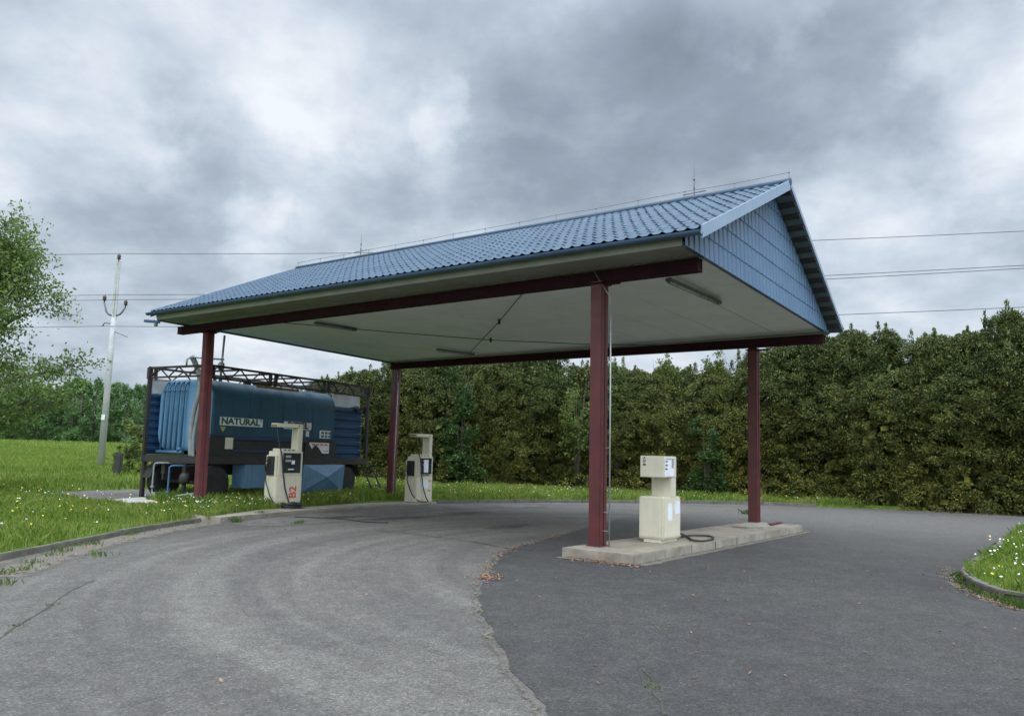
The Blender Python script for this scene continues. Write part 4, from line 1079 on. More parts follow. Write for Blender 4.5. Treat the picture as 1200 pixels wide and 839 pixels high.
tb('lettering', M['redmark'], [(B_,(4.22+.19*k,4.36+.19*k,.0415,.0445,1.715,1.765)) for k in range(4)] + [(B_,(4.75+.08*k,4.81+.08*k,.0415,.0445,1.52,1.55)) for k in range(3)], tn)
tb('cream_plate', M['cream'], [(B_,(.80,1.07,.045,.055,1.53,1.85))])
# lockers under the chassis
tb('locker', M['boxblue'], [(B_,(1.55,2.45,.02,.55,.42,Z0-.15))], bevel=.012)
mb = MB(); q = [(3.86,.02,.22),(5.79,.02,.22),(5.79,.02,1.10),(3.86,.02,1.10)]
# sheet dented along the diagonal
mb.add([(3.86,.06,.26),(5.75,.03,.22),(5.79,.0,1.10),(3.86,.0,1.10),(4.75,-.20,.72),(3.86,.6,.26),(5.75,.6,.22),(5.79,.6,1.10),(3.86,.6,1.10)],
       [(0,1,4),(1,2,4),(2,3,4),(3,0,4),(5,8,7,6),(0,5,6,1),(1,6,7,2),(2,7,8,3),(3,8,5,0)])
mb.build('locker', M['boxblue'], trailer)['label'] = 'large light blue locker with a dented creased front'
tb('underframe_tank', M['frame_dark'], [(B_,(2.5,3.8,.35,1.2,.5,1.08))], bevel=.03)
# wheels
def wheel(x, y, inward):
    s = 1 if inward > 0 else -1
    w = MB(); w.lathe([(.30,0),(.42,.0),(.475,.03*s),(.49,.08*s),(.49,.20*s),(.475,.25*s),(.42,.28*s),(.30,.28*s)], (x,y,.58), 'y', 28); t = w.build('wheel', M['rubber'], trailer)
    rm = MB(); rm.lathe([(.30,.02*s),(.28,.09*s),(.20,.11*s),(.11,.10*s),(.10,.03*s),(.0,.02*s)], (x,y,.58), 'y', 24)
    for k in range(8): a = 2*math.pi*k/8; rm.lathe([(.018,.06*s),(.018,.10*s)], (x+.155*math.cos(a), y, .58+.155*math.sin(a)), 'y', 6)
    rm.build('rim', M['rim'], t)
for x in (.62, 6.02):
    wheel(x, .10, 1); wheel(x, WV-.10, -1)
    tb('axle', M['frame_dark'], [(TB_,([(x,.2,.58),(x,WV-.2,.58)],.07,10)),(B_,(x-.5,x+.5,.80,.86,.62,.78)),(B_,(x-.5,x+.5,1.66,1.72,.62,.78))])
def mudguard(x, y0, y1):
    mb = MB(); n = 9; o_, i_ = [], []
    for k in range(n):
        a = R(150*k/(n-1) + 20); o_.append((x + .62*math.cos(a), .58 + .56*math.sin(a)))
    vs = [(p[0],y0,p[1]) for p in o_] + [(p[0],y1,p[1]) for p in o_] + [(p[0]*.99+x*.01,y0,p[1]-.012) for p in o_] + [(p[0]*.99+x*.01,y1,p[1]-.012) for p in o_]
    mb.add(vs, [(i,i+1,n+i+1,n+i) for i in range(n-1)] + [(2*n+i,2*n+i+1,3*n+i+1,3*n+i) for i in range(n-1)]); mb.build('mudguard', M['olive'], trailer)
mudguard(.62, WV-.45, WV-.05); mudguard(6.02, .02, .42)
# pipes standing at the open end of the tank, their valves, hoses
for k in range(5):
    y = 1.98 - k*.21
    tb('riser_pipe', M['pipe_blue'], [(TB_,([(.20,y,1.36),(.20,y,3.22),(.28,y,3.36),(.46,y,3.44)],.030,10)),('lathe',([(.05,0),(.05,.05)],(.20,y,3.10),'z',10))])
tb('pipe_manifold', M['pipe_blue'], [(TB_,([(.18,2.1,1.40),(.18,1.0,1.40)],.05,10)),('lathe',([(.06,0),(.09,.06),(.06,.12)],(.18,1.15,1.42),'z',10))])
tb('thick_hose', M['hose_grey'], [(TB_,(smooth_path([(.16,.62,1.30),(.14,.66,1.9),(.14,.62,2.5),(.16,.50,3.0),(.22,.55,3.4),(.30,.80,3.75),(.20,.88,4.02),(.18,.90,4.06),(.18,.84,4.0)],.1),.075,10))])
tb('thick_hose', M['hose_grey'], [(TB_,(smooth_path([(.14,.50,1.25),(.12,.52,1.8),(.12,.44,2.4),(.16,.36,2.9)],.1),.045,10))])
tb('vent_rail', M['galv'], [(TB_,([(.05,.95,3.8),(.05,.95,3.98),(.12,.88,4.06),(.3,.6,4.04),(.6,.1,4.02)],.025,8))])
tb('vent_pipe', M['galv'], [(TB_,([(.62,.22,3.45),(.66,.22,4.72)],.030,8)),('lathe',([(.06,0),(.09,.08),(.09,.2),(.05,.26)],(.62,.22,3.70),'z',10))])
tb('filler_pipe', M['pipe_blue'], [(TB_,(smooth_path([(.5,.55,1.04),(-.15,.85,1.04),(-.24,.92,1.0),(-.25,.93,.9),(-.25,.93,.16)],.12),.026,8)),('lathe',([(.06,0),(.06,.05)],(-.25,.93,.3),'z',10))])
tb('filler_pipe', M['hose_grey'], [(TB_,(smooth_path([(.5,1.05,1.08),(-.20,1.45,1.10),(-.28,1.52,1.05),(-.29,1.53,.9),(-.29,1.53,.16)],.12),.022,8)),('lathe',([(.05,0),(.05,.05)],(-.29,1.53,.42),'z',10))])
tb('ground_hose', M['hose_grey'], [(TB_,(smooth_path([(-.30,1.5,.30),(-.36,1.2,.18),(-.42,.85,.13),(-.25,.55,.24),(.05,.30,.30),(.22,.12,.26)],.1),.030,8))])
tb('valve_block', M['olive'], [('lathe',([(.08,0),(.14,.06),(.14,.22),(.08,.3)],(.0,.62,.55),'z',10)),(BAR,((.0,.62,.85),(.0,.62,1.10),.05,.05)),(BAR,((.0,.62,.35),(.0,.62,.56),.08,.08))])
# steps at the far end
tb('access_ladder', M['frame_dark'], [(BAR,((UL-.15,.15,Z0-.1),(UL+.10,-.30,.10),.035,.05)),(BAR,((UL+.35,.15,Z0-.1),(UL+.60,-.30,.10),.035,.05))] + [(BAR,((UL-.15+.25*t,.15-.45*t,Z0-.1-(Z0-.2)*t),(UL+.35+.25*t,.15-.45*t,Z0-.1-(Z0-.2)*t),.09,.02)) for t in (.05,.38,.72)])

# concrete cover plate beside the trailer
slab([(128,587.5),(165,584.5),(192,586.5),(186,590),(150,591)], .12, .05, 'concrete_cover', M['cover'], 'pale flat concrete cover in the grass by the trailer end', 'concrete cover')

# ------------------------------------------------------------------ power pole and lines
PB = at(118,545,36.); PB[2] = float(terrain(PB[0], 36.)); PT = at(139,306,36.)
PT[:2] = PB[:2] + .55*(PT[:2]-PB[:2])
pole = empty('power_pole', PB, 0, 'tall pale concrete power pole with forked insulator arms in the meadow', 'power pole')
H = PT[2]-PB[2]; ln = PT - PB
mb = MB(); mb.tube([np.array([0,0,-.1]), ln*.5, ln*.72], [.165,.135,.115], 14); mb.build('shaft', M['pole'], pole)
mb = MB(); 
for sx in (-.07, .07): mb.bar(ln*.72 + np.array([sx,0,-.1]), ln + np.array([sx*.6,0,0]), .05, .10)
for k in range(9):
    t0 = .72 + .28*k/9; mb.bar(ln*t0 + np.array([-.07,0,0]), ln*(t0+.03) + np.array([.07,0,0]), .03, .03)
mb.build('top_bracket', M['pole'], pole)
aj = ln*.735
arm = MB(); tips = []
for sx, hz in ((-1, .95), (1, .62)):
    q = aj + np.array([sx*.52, 0, hz*.62]); arm.tube([aj + np.array([sx*.1,0,-.05]), aj + np.array([sx*.28,0,.02]), aj + np.array([sx*.38,0,.14]), q], .045, 8); tips.append(q)
arm.build('forked_arm', M['lamp_body'], pole)
tips.append(ln)
lo_tip = ln*.685 + np.array([-.5,0,-.08]); mb = MB(); mb.tube([ln*.69, ln*.69 + np.array([-.42,0,.03]), lo_tip], .03, 6); mb.tube([ln*.655, ln*.655 + np.array([.85,-.2,-.30])], .018, 6); mb.build('lower_bracket', M['lamp_body'], pole)
for q in tips:
    mb = MB(); mb.lathe([(.03,0),(.03,.08),(.10,.10),(.06,.18),(.10,.22),(.05,.32),(.03,.36)], q, 'z', 12); mb.build('insulator', M['insul'], pole)
tips = [tips[2] + np.array([0,0,.36]), tips[0] + np.array([0,0,.36]), tips[1] + np.array([0,0,.36]), lo_tip]
mb = MB(); mb.box(-.06,.10,-.205,-.19,2.25,2.50); mb.build('number_plate', M['sign_white'], pole)
ends_px = [(1200,271),(1200,311),(1200,314.5),(1200,360)]
wl = ['topmost power line, tied to the tip of the pole', 'power line tied to the left forked arm of the pole', 'power line tied to the right forked arm of the pole', 'lowest power line, tied below the forked arms']
for tip, e_, lab in zip(tips, ends_px, wl):
    a_ = PB + tip; b_ = at(*e_, 27.)
    d = b_ - a_; pts = []
    L3 = b_ + d*.35
    for k in range(41):
        t = k/40; p = a_ + (L3-a_)*t; tt_ = t*1.35; p[2] -= .55*4*t*(1-t)*.9
        pts.append(p)
    # keep the sighted height at the right by lifting the sag out there
    s_at = .55*4*(1/1.35)*(1-1/1.35)*.9
    for k, p in enumerate(pts): p[2] += s_at*min(1., (k/40)*1.35)
    left = []
    for k in range(1, 21):
        t = k/20; p = a_ + np.array([-34., -1.5, 0.])*t; p[2] -= .5*4*t*(1-t); left.append(p)
    mb = MB(); mb.tube(list(reversed(left)) + pts, .012, 5)
    tag(mb.build('power_line', M['wire']), lab, 'power line')

def ground_hit(px, py):
    best = None
    for Y in np.arange(12, 90, .1):
        p = at(px, py, Y); g = float(terrain(np.array(p[0]), np.array(Y)))
        if best is None or abs(p[2]-g) < best[0]: best = (abs(p[2]-g), Y, p[0], g)
    return np.array([best[2], best[1], best[3]])

# ------------------------------------------------------------------ foliage
def rand_unit(n):
    v = RNG.normal(size=(n,3)); return v/np.linalg.norm(v, axis=1, keepdims=True)
def quads(c, ax, wd, l, w, tip=.0):
    """pointed leaf: 4 corners base, side, tip, side"""
    n = len(c); l = np.broadcast_to(np.asarray(l, float).reshape(-1,1), (n,1)); w = np.broadcast_to(np.asarray(w, float).reshape(-1,1), (n,1))
    V = np.stack([c - ax*l*.5, c + wd*w*.5 - ax*l*.05, c + ax*l*.5, c - wd*w*.5 - ax*l*.05], 1).reshape(-1,3)
    return V, np.arange(4*n).reshape(n,4)
def perp(ax):
    r = rand_unit(len(ax)); w = np.cross(ax, r); return w/np.linalg.norm(w, axis=1, keepdims=True)
def merge(lst):
    V, Fq, k = [], [], 0
    for v, f in lst: V.append(v); Fq.append(f + k); k += len(v)
    return np.concatenate(V), np.concatenate(Fq)

def fbm3(P, sc, seed):
    return np.array([noise.noise(Vector((p[0]*sc+seed, p[1]*sc-seed*.7, p[2]*sc+seed*.3))) for p in P])

def conifer_crown(seed, h, r, nc=460, per=88):
    """broad column built of drooping tufts of flat sprays, tapering to a few leading shoots"""
    global RNG
    RNG = np.random.default_rng(seed)
    shape = lambda z: np.clip(1.02 - np.clip((z-.56)/.49, 0, 1)**1.8, 0, 1)
    z = RNG.random(nc)**.9; ang = RNG.random(nc)*2*np.pi
    D = np.stack([np.cos(ang), np.sin(ang), np.zeros(nc)], 1)
    pr = shape(z); base = D*r*pr[:,None]; base[:,2] = z*h
    lump = fbm3(base, .8, seed*3.1)*.58 + RNG.normal(0,.10,nc)
    C = D*(np.clip(r*pr*(1+lump), .05, None) - .12)[:,None]; C[:,2] = z*h
    R_ = RNG.uniform(.20,.42,nc)
    idx = np.repeat(np.arange(nc), per); n = len(idx)
    u = rand_unit(n) + D[idx]*.75 + np.array([0,0,.35]); u /= np.linalg.norm(u, axis=1, keepdims=True)
    rad = R_[idx]*RNG.random(n)**.35
    c = C[idx] + u*rad[:,None]*np.array([1.,1.,.72]); c[:,2] -= .10*(rad/.4)
    ax = u + rand_unit(n)*.55; ax[:,2] -= .15; ax /= np.linalg.norm(ax, axis=1, keepdims=True)
    wd = np.cross(ax, u + rand_unit(n)*.8); wd /= np.linalg.norm(wd, axis=1, keepdims=True)
    out = [quads(c, ax, wd, RNG.uniform(.065,.15,n), RNG.uniform(.022,.042,n))]
    for k in range(14):   # leading shoots
        a = RNG.random()*6.28; rr_ = r*(0. if k == 0 else RNG.uniform(.1,.8)); hh = h*(1.0 if k == 0 else RNG.uniform(.80,1.03)*(1 - .15*(rr_/r)**2)); m = 95; t = RNG.random(m)
        tp = np.stack([np.cos(a)*rr_ + RNG.normal(0,.13,m)*(1.1-t), np.sin(a)*rr_ + RNG.normal(0,.13,m)*(1.1-t), hh + .95*(t-.6)], 1)
        ax = rand_unit(m)*.8 + np.array([0,0,.8]); ax /= np.linalg.norm(ax, axis=1, keepdims=True); out.append(quads(tp, ax, perp(ax), .17, .05))
    m = 2600; zz = RNG.random(m); aa = RNG.random(m)*6.28; p2 = shape(zz)*r*.60*RNG.random(m)**.5   # inner foliage
    c2 = np.stack([np.cos(aa)*p2, np.sin(aa)*p2, zz*h*.94], 1); ax = rand_unit(m); out.append(quads(c2, ax, perp(ax), .5, .34))
    return merge(out)

conv = []
for s, (h, r) in enumerate([(6.2,1.45),(6.6,1.65),(5.8,1.5),(6.4,1.75),(6.9,1.55)]):
    V, Fq = conifer_crown(21+s, h, r)
    conv.append((V, Fq, h))
def tree_proto(name, V, Fq, m, trunk_h, trunk_r, bark, lab, cat, grp, pos=(0,0,-50), limbs=None):
    root = empty(name, pos, 0, lab, cat, grp)
    mb = MB(); mb.tube([(0,0,-.1),(.03,.02,trunk_h*.5),(0,0,trunk_h)], [trunk_r, trunk_r*.75, trunk_r*.3], 8)
    for l in (limbs or []): mb.tube(*l)
    mb.build('trunk', bark, root); np_obj('crown', V, Fq, m, root); return root
def copy_tree(o):
    c = o.copy(); COL.objects.link(c)
    for ch in list(o.children):
        d = ch.copy(); COL.objects.link(d); d.parent = c
    return c
protos = []
for i, (V, Fq, h) in enumerate(conv):
    protos.append([tree_proto('hedge_conifer', V, Fq, M['conifer'], h*.93, .10, M['bark'], 'tall olive green conifer of the dense hedge behind the yard', 'conifer', 'conifers of the tall hedge', (0,0,0)), False])

# line of the hedge and the tree tops sighted along it
hedge_line = [np.array(p) for p in ((-9.5,39.2),(-6.2,38.0),(-3.,37.0),(0,36.2),(4,35.0),(8,33.3),(11.5,31.7),(14.6,29.3),(17.9,27.5),(21.5,25.9),(26,22.8),(31,19.5))]
hl = smooth_path(hedge_line, .05)
def along(path, step):
    out = []; acc = 0.; nxt = .0
    for i in range(1, len(path)):
        d = np.linalg.norm(path[i]-path[i-1])
        while acc + d >= nxt: out.append(path[i-1] + (path[i]-path[i-1])*((nxt-acc)/d)); nxt += step
        acc += d
    return out
tops = [(425,440),(447,428),(500,408),(560,408),(600,410),(640,415),(700,432),(760,444),(800,438),(850,430),(880,408),(900,402),(960,396),(985,390),(1045,386),(1085,398),(1130,379),(1160,389),(1182,374),(1210,380),(1400,380)]
def px_of(P):
    d = np.array(P) - EYE; dd = d[1]*math.cos(PITCH) + d[2]*math.sin(PITCH); uu = -d[1]*math.sin(PITCH) + d[2]*math.cos(PITCH)
    X = F*d[0]/dd; Y = F*uu/dd; return 600 + math.cos(ROLL)*X - math.sin(ROLL)*Y, CY - (math.sin(ROLL)*X + math.cos(ROLL)*Y)
hr = random.Random(17)
spots = along(hl, 1.32)
for i, p in enumerate(spots):
    k = hr.randrange(len(protos)); root, used = protos[k]
    o = root if not used else copy_tree(root); protos[k][1] = True
    q = np.array([p[0] + hr.gauss(0,.12), p[1] + hr.gauss(0,.22), .05])
    x, _ = px_of([q[0], q[1], 5.])
    ty = np.interp(x, [t[0] for t in tops], [t[1] for t in tops])
    top = at(x, ty, q[1])[2]
    sz = top/conv[k][2]*hr.uniform(.93,1.06)*(1.03 if i % 2 else .97)
    o.location = Vector(q); o.rotation_euler = (0,0,hr.random()*6.28); o.scale = (1.0*hr.uniform(.92,1.12), 1.0*hr.uniform(.92,1.12), sz)

# deciduous growth standing in and in front of the hedge
def leafy(seed, blobs, n, l, w, droop=0.):
    """blobs: (x,y,z,rx,ry,rz,weight): leaves gather in clumps inside each"""
    global RNG
    RNG = np.random.default_rng(seed); out = []
    tot = sum(b[6] for b in blobs)
    for b in blobs:
        m = int(n*b[6]/tot); nc = max(4, m//26)
        cc = rand_unit(nc)*(RNG.random((nc,1))**.45)*np.array(b[3:6]) + np.array(b[:3])
        idx = RNG.integers(0, nc, m); c = cc[idx] + RNG.normal(0, .13 if l < .2 else .3, (m,3))*min(1., max(b[3:6]))
        ax = rand_unit(m); ax[:,2] = ax[:,2]*.5 - droop; ax /= np.linalg.norm(ax, axis=1, keepdims=True)
        out.append(quads(c, ax, perp(ax), RNG.uniform(.7,1.25,m)*l, RNG.uniform(.7,1.25,m)*w))
    return merge(out)
def shrub(px, py_base, py_top, Y, wpx, m, lab, grp, seed, n=5000, stems=5, name='hedge_shrub', leaf=.11, lo=.06, cat='shrub'):
    b = at(px, py_base, Y); gz = max(.05, float(terrain(np.array(b[0]), np.array(Y)))); top = at(px, py_top, Y)[2]; h = top - gz; wd = wpx/F*Y/2
    rs = random.Random(seed); bl = []; lm = []
    for k in range(stems*3):
        a = rs.random()*6.28; t = rs.uniform(lo, .93); rr_ = wd*(.75 - .45*t*t)*rs.random()**.5
        bl.append((rr_*math.cos(a), rr_*math.sin(a)*.7, h*t, wd*.38*(1.15-t*.6), wd*.34, h*.10+.12, 1.))
    for k in range(stems):
        a = rs.random()*6.28; e_ = (wd*.5*math.cos(a), wd*.4*math.sin(a), h*rs.uniform(.75,1.))
        lm.append(([(0.04*math.cos(a),.04*math.sin(a),0),(e_[0]*.35,e_[1]*.35,h*.4),e_],[.018,.012,.005],6))
    V, Fq = leafy(seed, bl, n, leaf, leaf*.55)
    return tree_proto(name, V, Fq, m, h*.6, .022, M['bark'], lab, cat, grp, (b[0], Y, gz), lm)
g_ = 'leafy shrubs grown into the hedge'
shrub(538,575,424,34.2,62,M['shrub_dark'],'dark green leafy shrub in the hedge behind the second tall pump','',31,8500, leaf=.13)
shrub(826,578,492,30.6,60,M['shrub_dark'],'dark green leafy shrub at the hedge foot beside the squat pump','',32,7000, leaf=.11)
shrub(676,576,424,33.2,52,M['shrub_light'],'pale thin shrub rising in the hedge left of the near right column','',33,2800, leaf=.11, lo=.3)
shrub(775,578,414,33.6,64,M['shrub_light'],'pale loose sapling topping the hedge above the squat pump','',34,3400, leaf=.12, lo=.45, name='sapling', cat='sapling')
shrub(842,578,412,32.6,58,M['shrub_light'],'pale loose sapling topping the hedge beside the far right column','',35,3400, leaf=.12, lo=.45, name='sapling', cat='sapling')
shrub(722,578,440,33.4,46,M['willow'],'thin green sapling in the hedge just right of the near right column','',36,1500, leaf=.11, lo=.4, name='sapling', cat='sapling')
shrub(800,580,425,33.0,40,M['willow'],'green shrub standing in the hedge between the two pale saplings','',38,3200, leaf=.12, lo=.2)
# bush and post by the pole
_gb = ground_hit(153,556); shrub(153,556,494,_gb[1],52,M['shrub_light'],'yellow green bush beside the trailer frame in the meadow','',37,4200, leaf=.12, name='bush', cat='bush')
def post():
    b = ground_hit(136.5,558.5); z = b[2]; mb = MB(); mb.hexa([(-.15,-.11,-.1),(.13,-.11,-.1),(.13,.11,-.1),(-.15,.11,-.1),(-.09,-.10,.97),(.17,-.10,.93),(.17,.10,.93),(-.09,.10,.97)])
    o = mb.build('stump_post', M['wood_dark'], None, bevel=.02); o.location = (b[0], b[1], z); tag(o, 'short dark wooden post in the grass right of the power pole', 'post')
post()

# broadleaf tree at the left edge
def big_tree():
    global RNG
    RNG = np.random.default_rng(77); rs = random.Random(77)
    base = np.array([-15.5, 21.5, 0.]); H_ = 8.3
    root = empty('broadleaf_tree', base, 0, 'large broadleaf tree with fresh green leaves at the left edge', 'tree')
    mb = MB(); cl = []
    mb.tube([(0,0,-.2),(.05,.0,1.2),(.0,.05,2.4),(.1,.0,4.2),(.05,0,6.2),(.0,.0,7.6)], [.19,.16,.14,.10,.06,.02], 10)
    for k in range(50):
        t = rs.uniform(.07,.96); z = 1.1 + t*5.9; a = k*2.399 + rs.uniform(-.3,.3)
        reach = (3.05 - 1.85*t**1.4)*rs.uniform(.75,1.08); d = np.array([math.cos(a), math.sin(a), 0])
        p0 = np.array([.05,0,z]); rise_ = rs.uniform(.25,.65)*reach
        pm = p0 + d*reach*.5 + np.array([0,0,rise_*.62]); p1 = p0 + d*reach + np.array([0,0,rise_])
        mb.tube([p0,pm,p1], [.055*(1.15-t),.03*(1.15-t),.008], 6)
        for j in range(16):
            u = rs.uniform(.28,1.02); q = (p0*(1-u)**2 + 2*pm*u*(1-u) + p1*u*u); off = np.array([rs.gauss(0,.42), rs.gauss(0,.42), rs.gauss(.05,.28)])
            tip = q + off; mb.tube([q, q+off*.6, tip], [.012,.008,.004], 4); cl.append(tip); cl.append(q+off*.55)
    for k in range(26): cl.append(np.array([rs.gauss(0,.5), rs.gauss(0,.5), rs.uniform(6.2,8.4)]))
    mb.build('trunk', M['bark_pale'], root)
    cl = np.array(cl); per = 25; m = len(cl)*per
    c = np.repeat(cl, per, 0) + RNG.normal(0,.17,(m,3))*np.array([1,1,.8])
    ax = rand_unit(m); ax[:,2] -= .35; ax /= np.linalg.norm(ax, axis=1, keepdims=True)
    V, Fq = quads(c, ax, perp(ax), RNG.uniform(.075,.145,m), RNG.uniform(.045,.08,m)); np_obj('crown', V, Fq, M['leaf'], root)
big_tree()

# young wood beyond the meadow
def far_tree(seed, h):
    rs = random.Random(seed); bl = []; lm = []
    for k in range(22):
        t = rs.uniform(.20 if seed < 53 else .06, 1.); a = rs.random()*6.28; rr_ = (1.75*(1.05-t)**.7)*rs.random()**.5
        bl.append((rr_*math.cos(a), rr_*math.sin(a), h*t, .62*(1.35-t), .62*(1.35-t), .62, 1.))
    for k in range(7):
        a = rs.random()*6.28; z = h*rs.uniform(.2,.6); lm.append(([(0,0,z),(1.2*math.cos(a),1.2*math.sin(a),z+1.1)],[.05,.015],5))
    V, Fq = leafy(seed, bl, 3600, .26, .17)
    return V, Fq, lm
fprot = []
for k, h in enumerate((8.0,8.6,7.4,9.0)):
    V, Fq, lm = far_tree(51+k, h)
    r_ = tree_proto('forest_tree', V, Fq, M['leaf_far'], h*.9, .11, M['bark'], 'slim young tree in the wood beyond the meadow', 'tree', 'young trees of the far wood', (0,0,0), lm); fprot.append([r_, False])
fr_ = random.Random(23); nft = 0
for row, (Y, st) in enumerate(((101,2.6),(104,2.1),(107.5,2.1),(112,2.2),(117,2.4),(123,2.6))):
    x = -104. + row*.9
    while x < -42:
        k = fr_.randrange(4) if row < 1 else fr_.choice((2,3)); root, used = fprot[k]; o = root if not used else copy_tree(root); fprot[k][1] = True
        xx = x + fr_.gauss(0,.4); yy = Y + fr_.gauss(0,.7)
        o.location = (xx, yy, float(terrain(np.array(xx), np.array(yy)))-.1); o.rotation_euler = (0,0,fr_.random()*6.28); s = fr_.uniform(.76,.98); o.scale = (s*1.1,s*1.1,s)
        x += st*fr_.uniform(.85,1.15); nft += 1

# ------------------------------------------------------------------ grass, flowers, weeds, litter
def scatter(poly, n, seed):
    r_ = np.random.default_rng(seed); P = np.array([p[:2] for p in poly]); lo = P.min(0); hi = P.max(0); out = []
    tot = 0
    while tot < n:
        q = lo + r_.random((n*2,2))*(hi-lo); q = q[inpoly(q[:,0], q[:,1], P)]; out.append(q); tot += len(q)
    return np.concatenate(out)[:n]
def blades(pts, z, h0, h1, w, seed, lean=.35):
    r_ = np.random.default_rng(seed); n = len(pts)
    cl = np.array([noise.noise(Vector((p[0]*.9, p[1]*.9, seed))) for p in pts]) if n < 90000 else np.sin(pts[:,0]*1.9+np.sin(pts[:,1]*1.3))*.35
    h = r_.uniform(h0, h1, n)*(1 + .7*cl); a = r_.random(n)*2*np.pi; ln_ = r_.normal(0, lean, n)*h
    d = np.stack([np.cos(a), np.sin(a)], 1); s = np.stack([-d[:,1], d[:,0]], 1); ww = w*r_.uniform(.6,1.3,n)
    b = np.column_stack([pts, z]); L0 = b.copy(); R0 = b.copy(); L0[:,:2] -= s*ww[:,None]/2; R0[:,:2] += s*ww[:,None]/2
    Mm = b.copy(); Mm[:,:2] += d*(ln_*.35)[:,None]; Mm[:,2] += h*.6
    ML = Mm.copy(); MR = Mm.copy(); ML[:,:2] -= s*ww[:,None]*.38; MR[:,:2] += s*ww[:,None]*.38
    Tp = b.copy(); Tp[:,:2] += d*ln_[:,None]; Tp[:,2] += h
    V = np.stack([L0,R0,MR,Tp,ML], 1).reshape(-1,3)
    return V, np.arange(5*n).reshape(n,5)
kl_poly = [p for p in kerb_left_s if p[1] > 7]
verge_near = [np.array(p) + np.array([-.10,0]) for p in kl_poly] + [np.array([-8.9,19.4]), np.array([-9.6,21.3]), np.array([-13.2,22.4]), np.array([-17,22.]), np.array([-17,9.])]
verge_far = [np.array([-13.2,22.6]), np.array([-10.6,26.]), np.array([-8.,32.]), np.array([-15,62.]), np.array([-46,62.]), np.array([-19,22.])]
N_ = lambda P, k: np.array([p + k for p in P])
back_in = smooth_path([np.array(p) for p in [isl_edge[-1]] + back_edge], .5)
back_in = [p for p in back_in if p[0] < 13.6]
strip = [p + np.array([0,.10]) for p in back_in] + [np.array(p) + np.array([0,.4]) for p in reversed(hedge_line[1:7])]
left_lawn = [e[0] + np.array([-.55,.6]), e[1] + np.array([-.75,.6]), e[2] + np.array([-.6,.75]), e[3] + np.array([-.4,.8]), np.array([-3.2,27.]), np.array([-5.,37.]), np.array([-8.,37.]), np.array([-8.8,28.]), np.array([-10.,23.]), np.array([-9.5,20.2])]
lip = [e[0] + np.array([-.25,-.05]), e[1] + np.array([-.7,.35]), e[2] + np.array([-.6,.5]), e[2] + np.array([-.8,.9]), e[1] + np.array([-1.1,.8]), np.array([-8.6,20.4]), np.array([-8.3,18.6])]
sets = []
pads = np.array(pad)
def gset(poly, n, h0, h1, w, seed, lean=.35, z=None, avoid=()):
    P = scatter(poly, n, seed)
    for a in avoid: P = P[~inpoly(P[:,0], P[:,1], a)]
    zz = terrain(P[:,0], P[:,1]) if z is None else np.full(len(P), z)
    sets.append(blades(P, zz, h0, h1, w, seed, lean))
plate = np.array([xy(gp(*q, .12)) for q in ((128,587.5),(165,584.5),(192,586.5),(186,590),(150,591))])
def widen(P, k, dy):
    c = P.mean(0); return np.concatenate([(P-c)*k + c, ])  + np.array([.15, dy])
gset(verge_near, 78000, .06, .19, .011, 1, .4, avoid=(pads, plate, widen(pads, 1.0, -.45), widen(plate, 1.05, -.35)))
gset(verge_far, 95000, .10, .26, .026, 2, .4, avoid=(pads,))
verge_out = [np.array([-14.,58.]), np.array([-14.,92.]), np.array([-72.,92.]), np.array([-44.,58.])]
gset(verge_out, 42000, .14, .34, .05, 8, .4)
gset(strip, 60000, .10, .26, .020, 3, .4)
gset(left_lawn, 40000, .12, .28, .016, 4, .4)
gset(lip, 9000, .08, .20, .012, 5, .4)
bc = np.mean(np.array(bed_s), 0); bed_in = [p + (bc-p)/np.linalg.norm(bc-p)*.16 for p in bed_s]
gset(bed_in, 60000, .06, .17, .010, 6, .4, .10)
V, Fq = merge(sets); tag(np_obj('grass', V, Fq, M['grass']), 'uncut green grass of the verges and beds', 'grass', None, 'stuff')

# weeds along the kerb foot and in the seams
wp = []
wr = np.random.default_rng(9)
def tufts(px_list, n_each, spread, h0, h1, z=0.0):
    for q in px_list:
        p = np.array(xy(gp(*q))); wp.append((p + wr.normal(0, spread, (n_each,2)), z, h0, h1))
tufts([(10,672),(35,660),(62,651),(90,640),(150,627),(118,651),(196,617),(5,684),(28,668),(75,646),(104,638),(170,623),(222,613)], 42, .09, .02, .09)
tufts([(302,606),(308,605),(277,612)], 60, .05, .05, .17); tufts([(347,614),(352,613)], 30, .05, .03, .09)
tufts([(1124,676),(1130,684),(1142,691),(1155,697),(1170,703),(1188,709),(1200,713),(1160,650),(1150,655),(1172,640)], 90, .07, .03, .11)
tufts([(577,731),(591,757),(568,717),(604,780),(562,700)], 22, .035, .006, .018)
tufts([(876,609)], 110, .10, .05, .16, .15)
tufts([(760,797),(764,806),(20,733),(60,709)], 30, .03, .008, .02)
ws = [blades(p, np.full(len(p), z), a, b, .012, 40+i, .6) for i, (p, z, a, b) in enumerate(wp)]
V, Fq = merge(ws); tag(np_obj('weeds', V, Fq, M['weed']), 'small green weeds along kerbs and cracks', 'weeds', None, 'stuff')

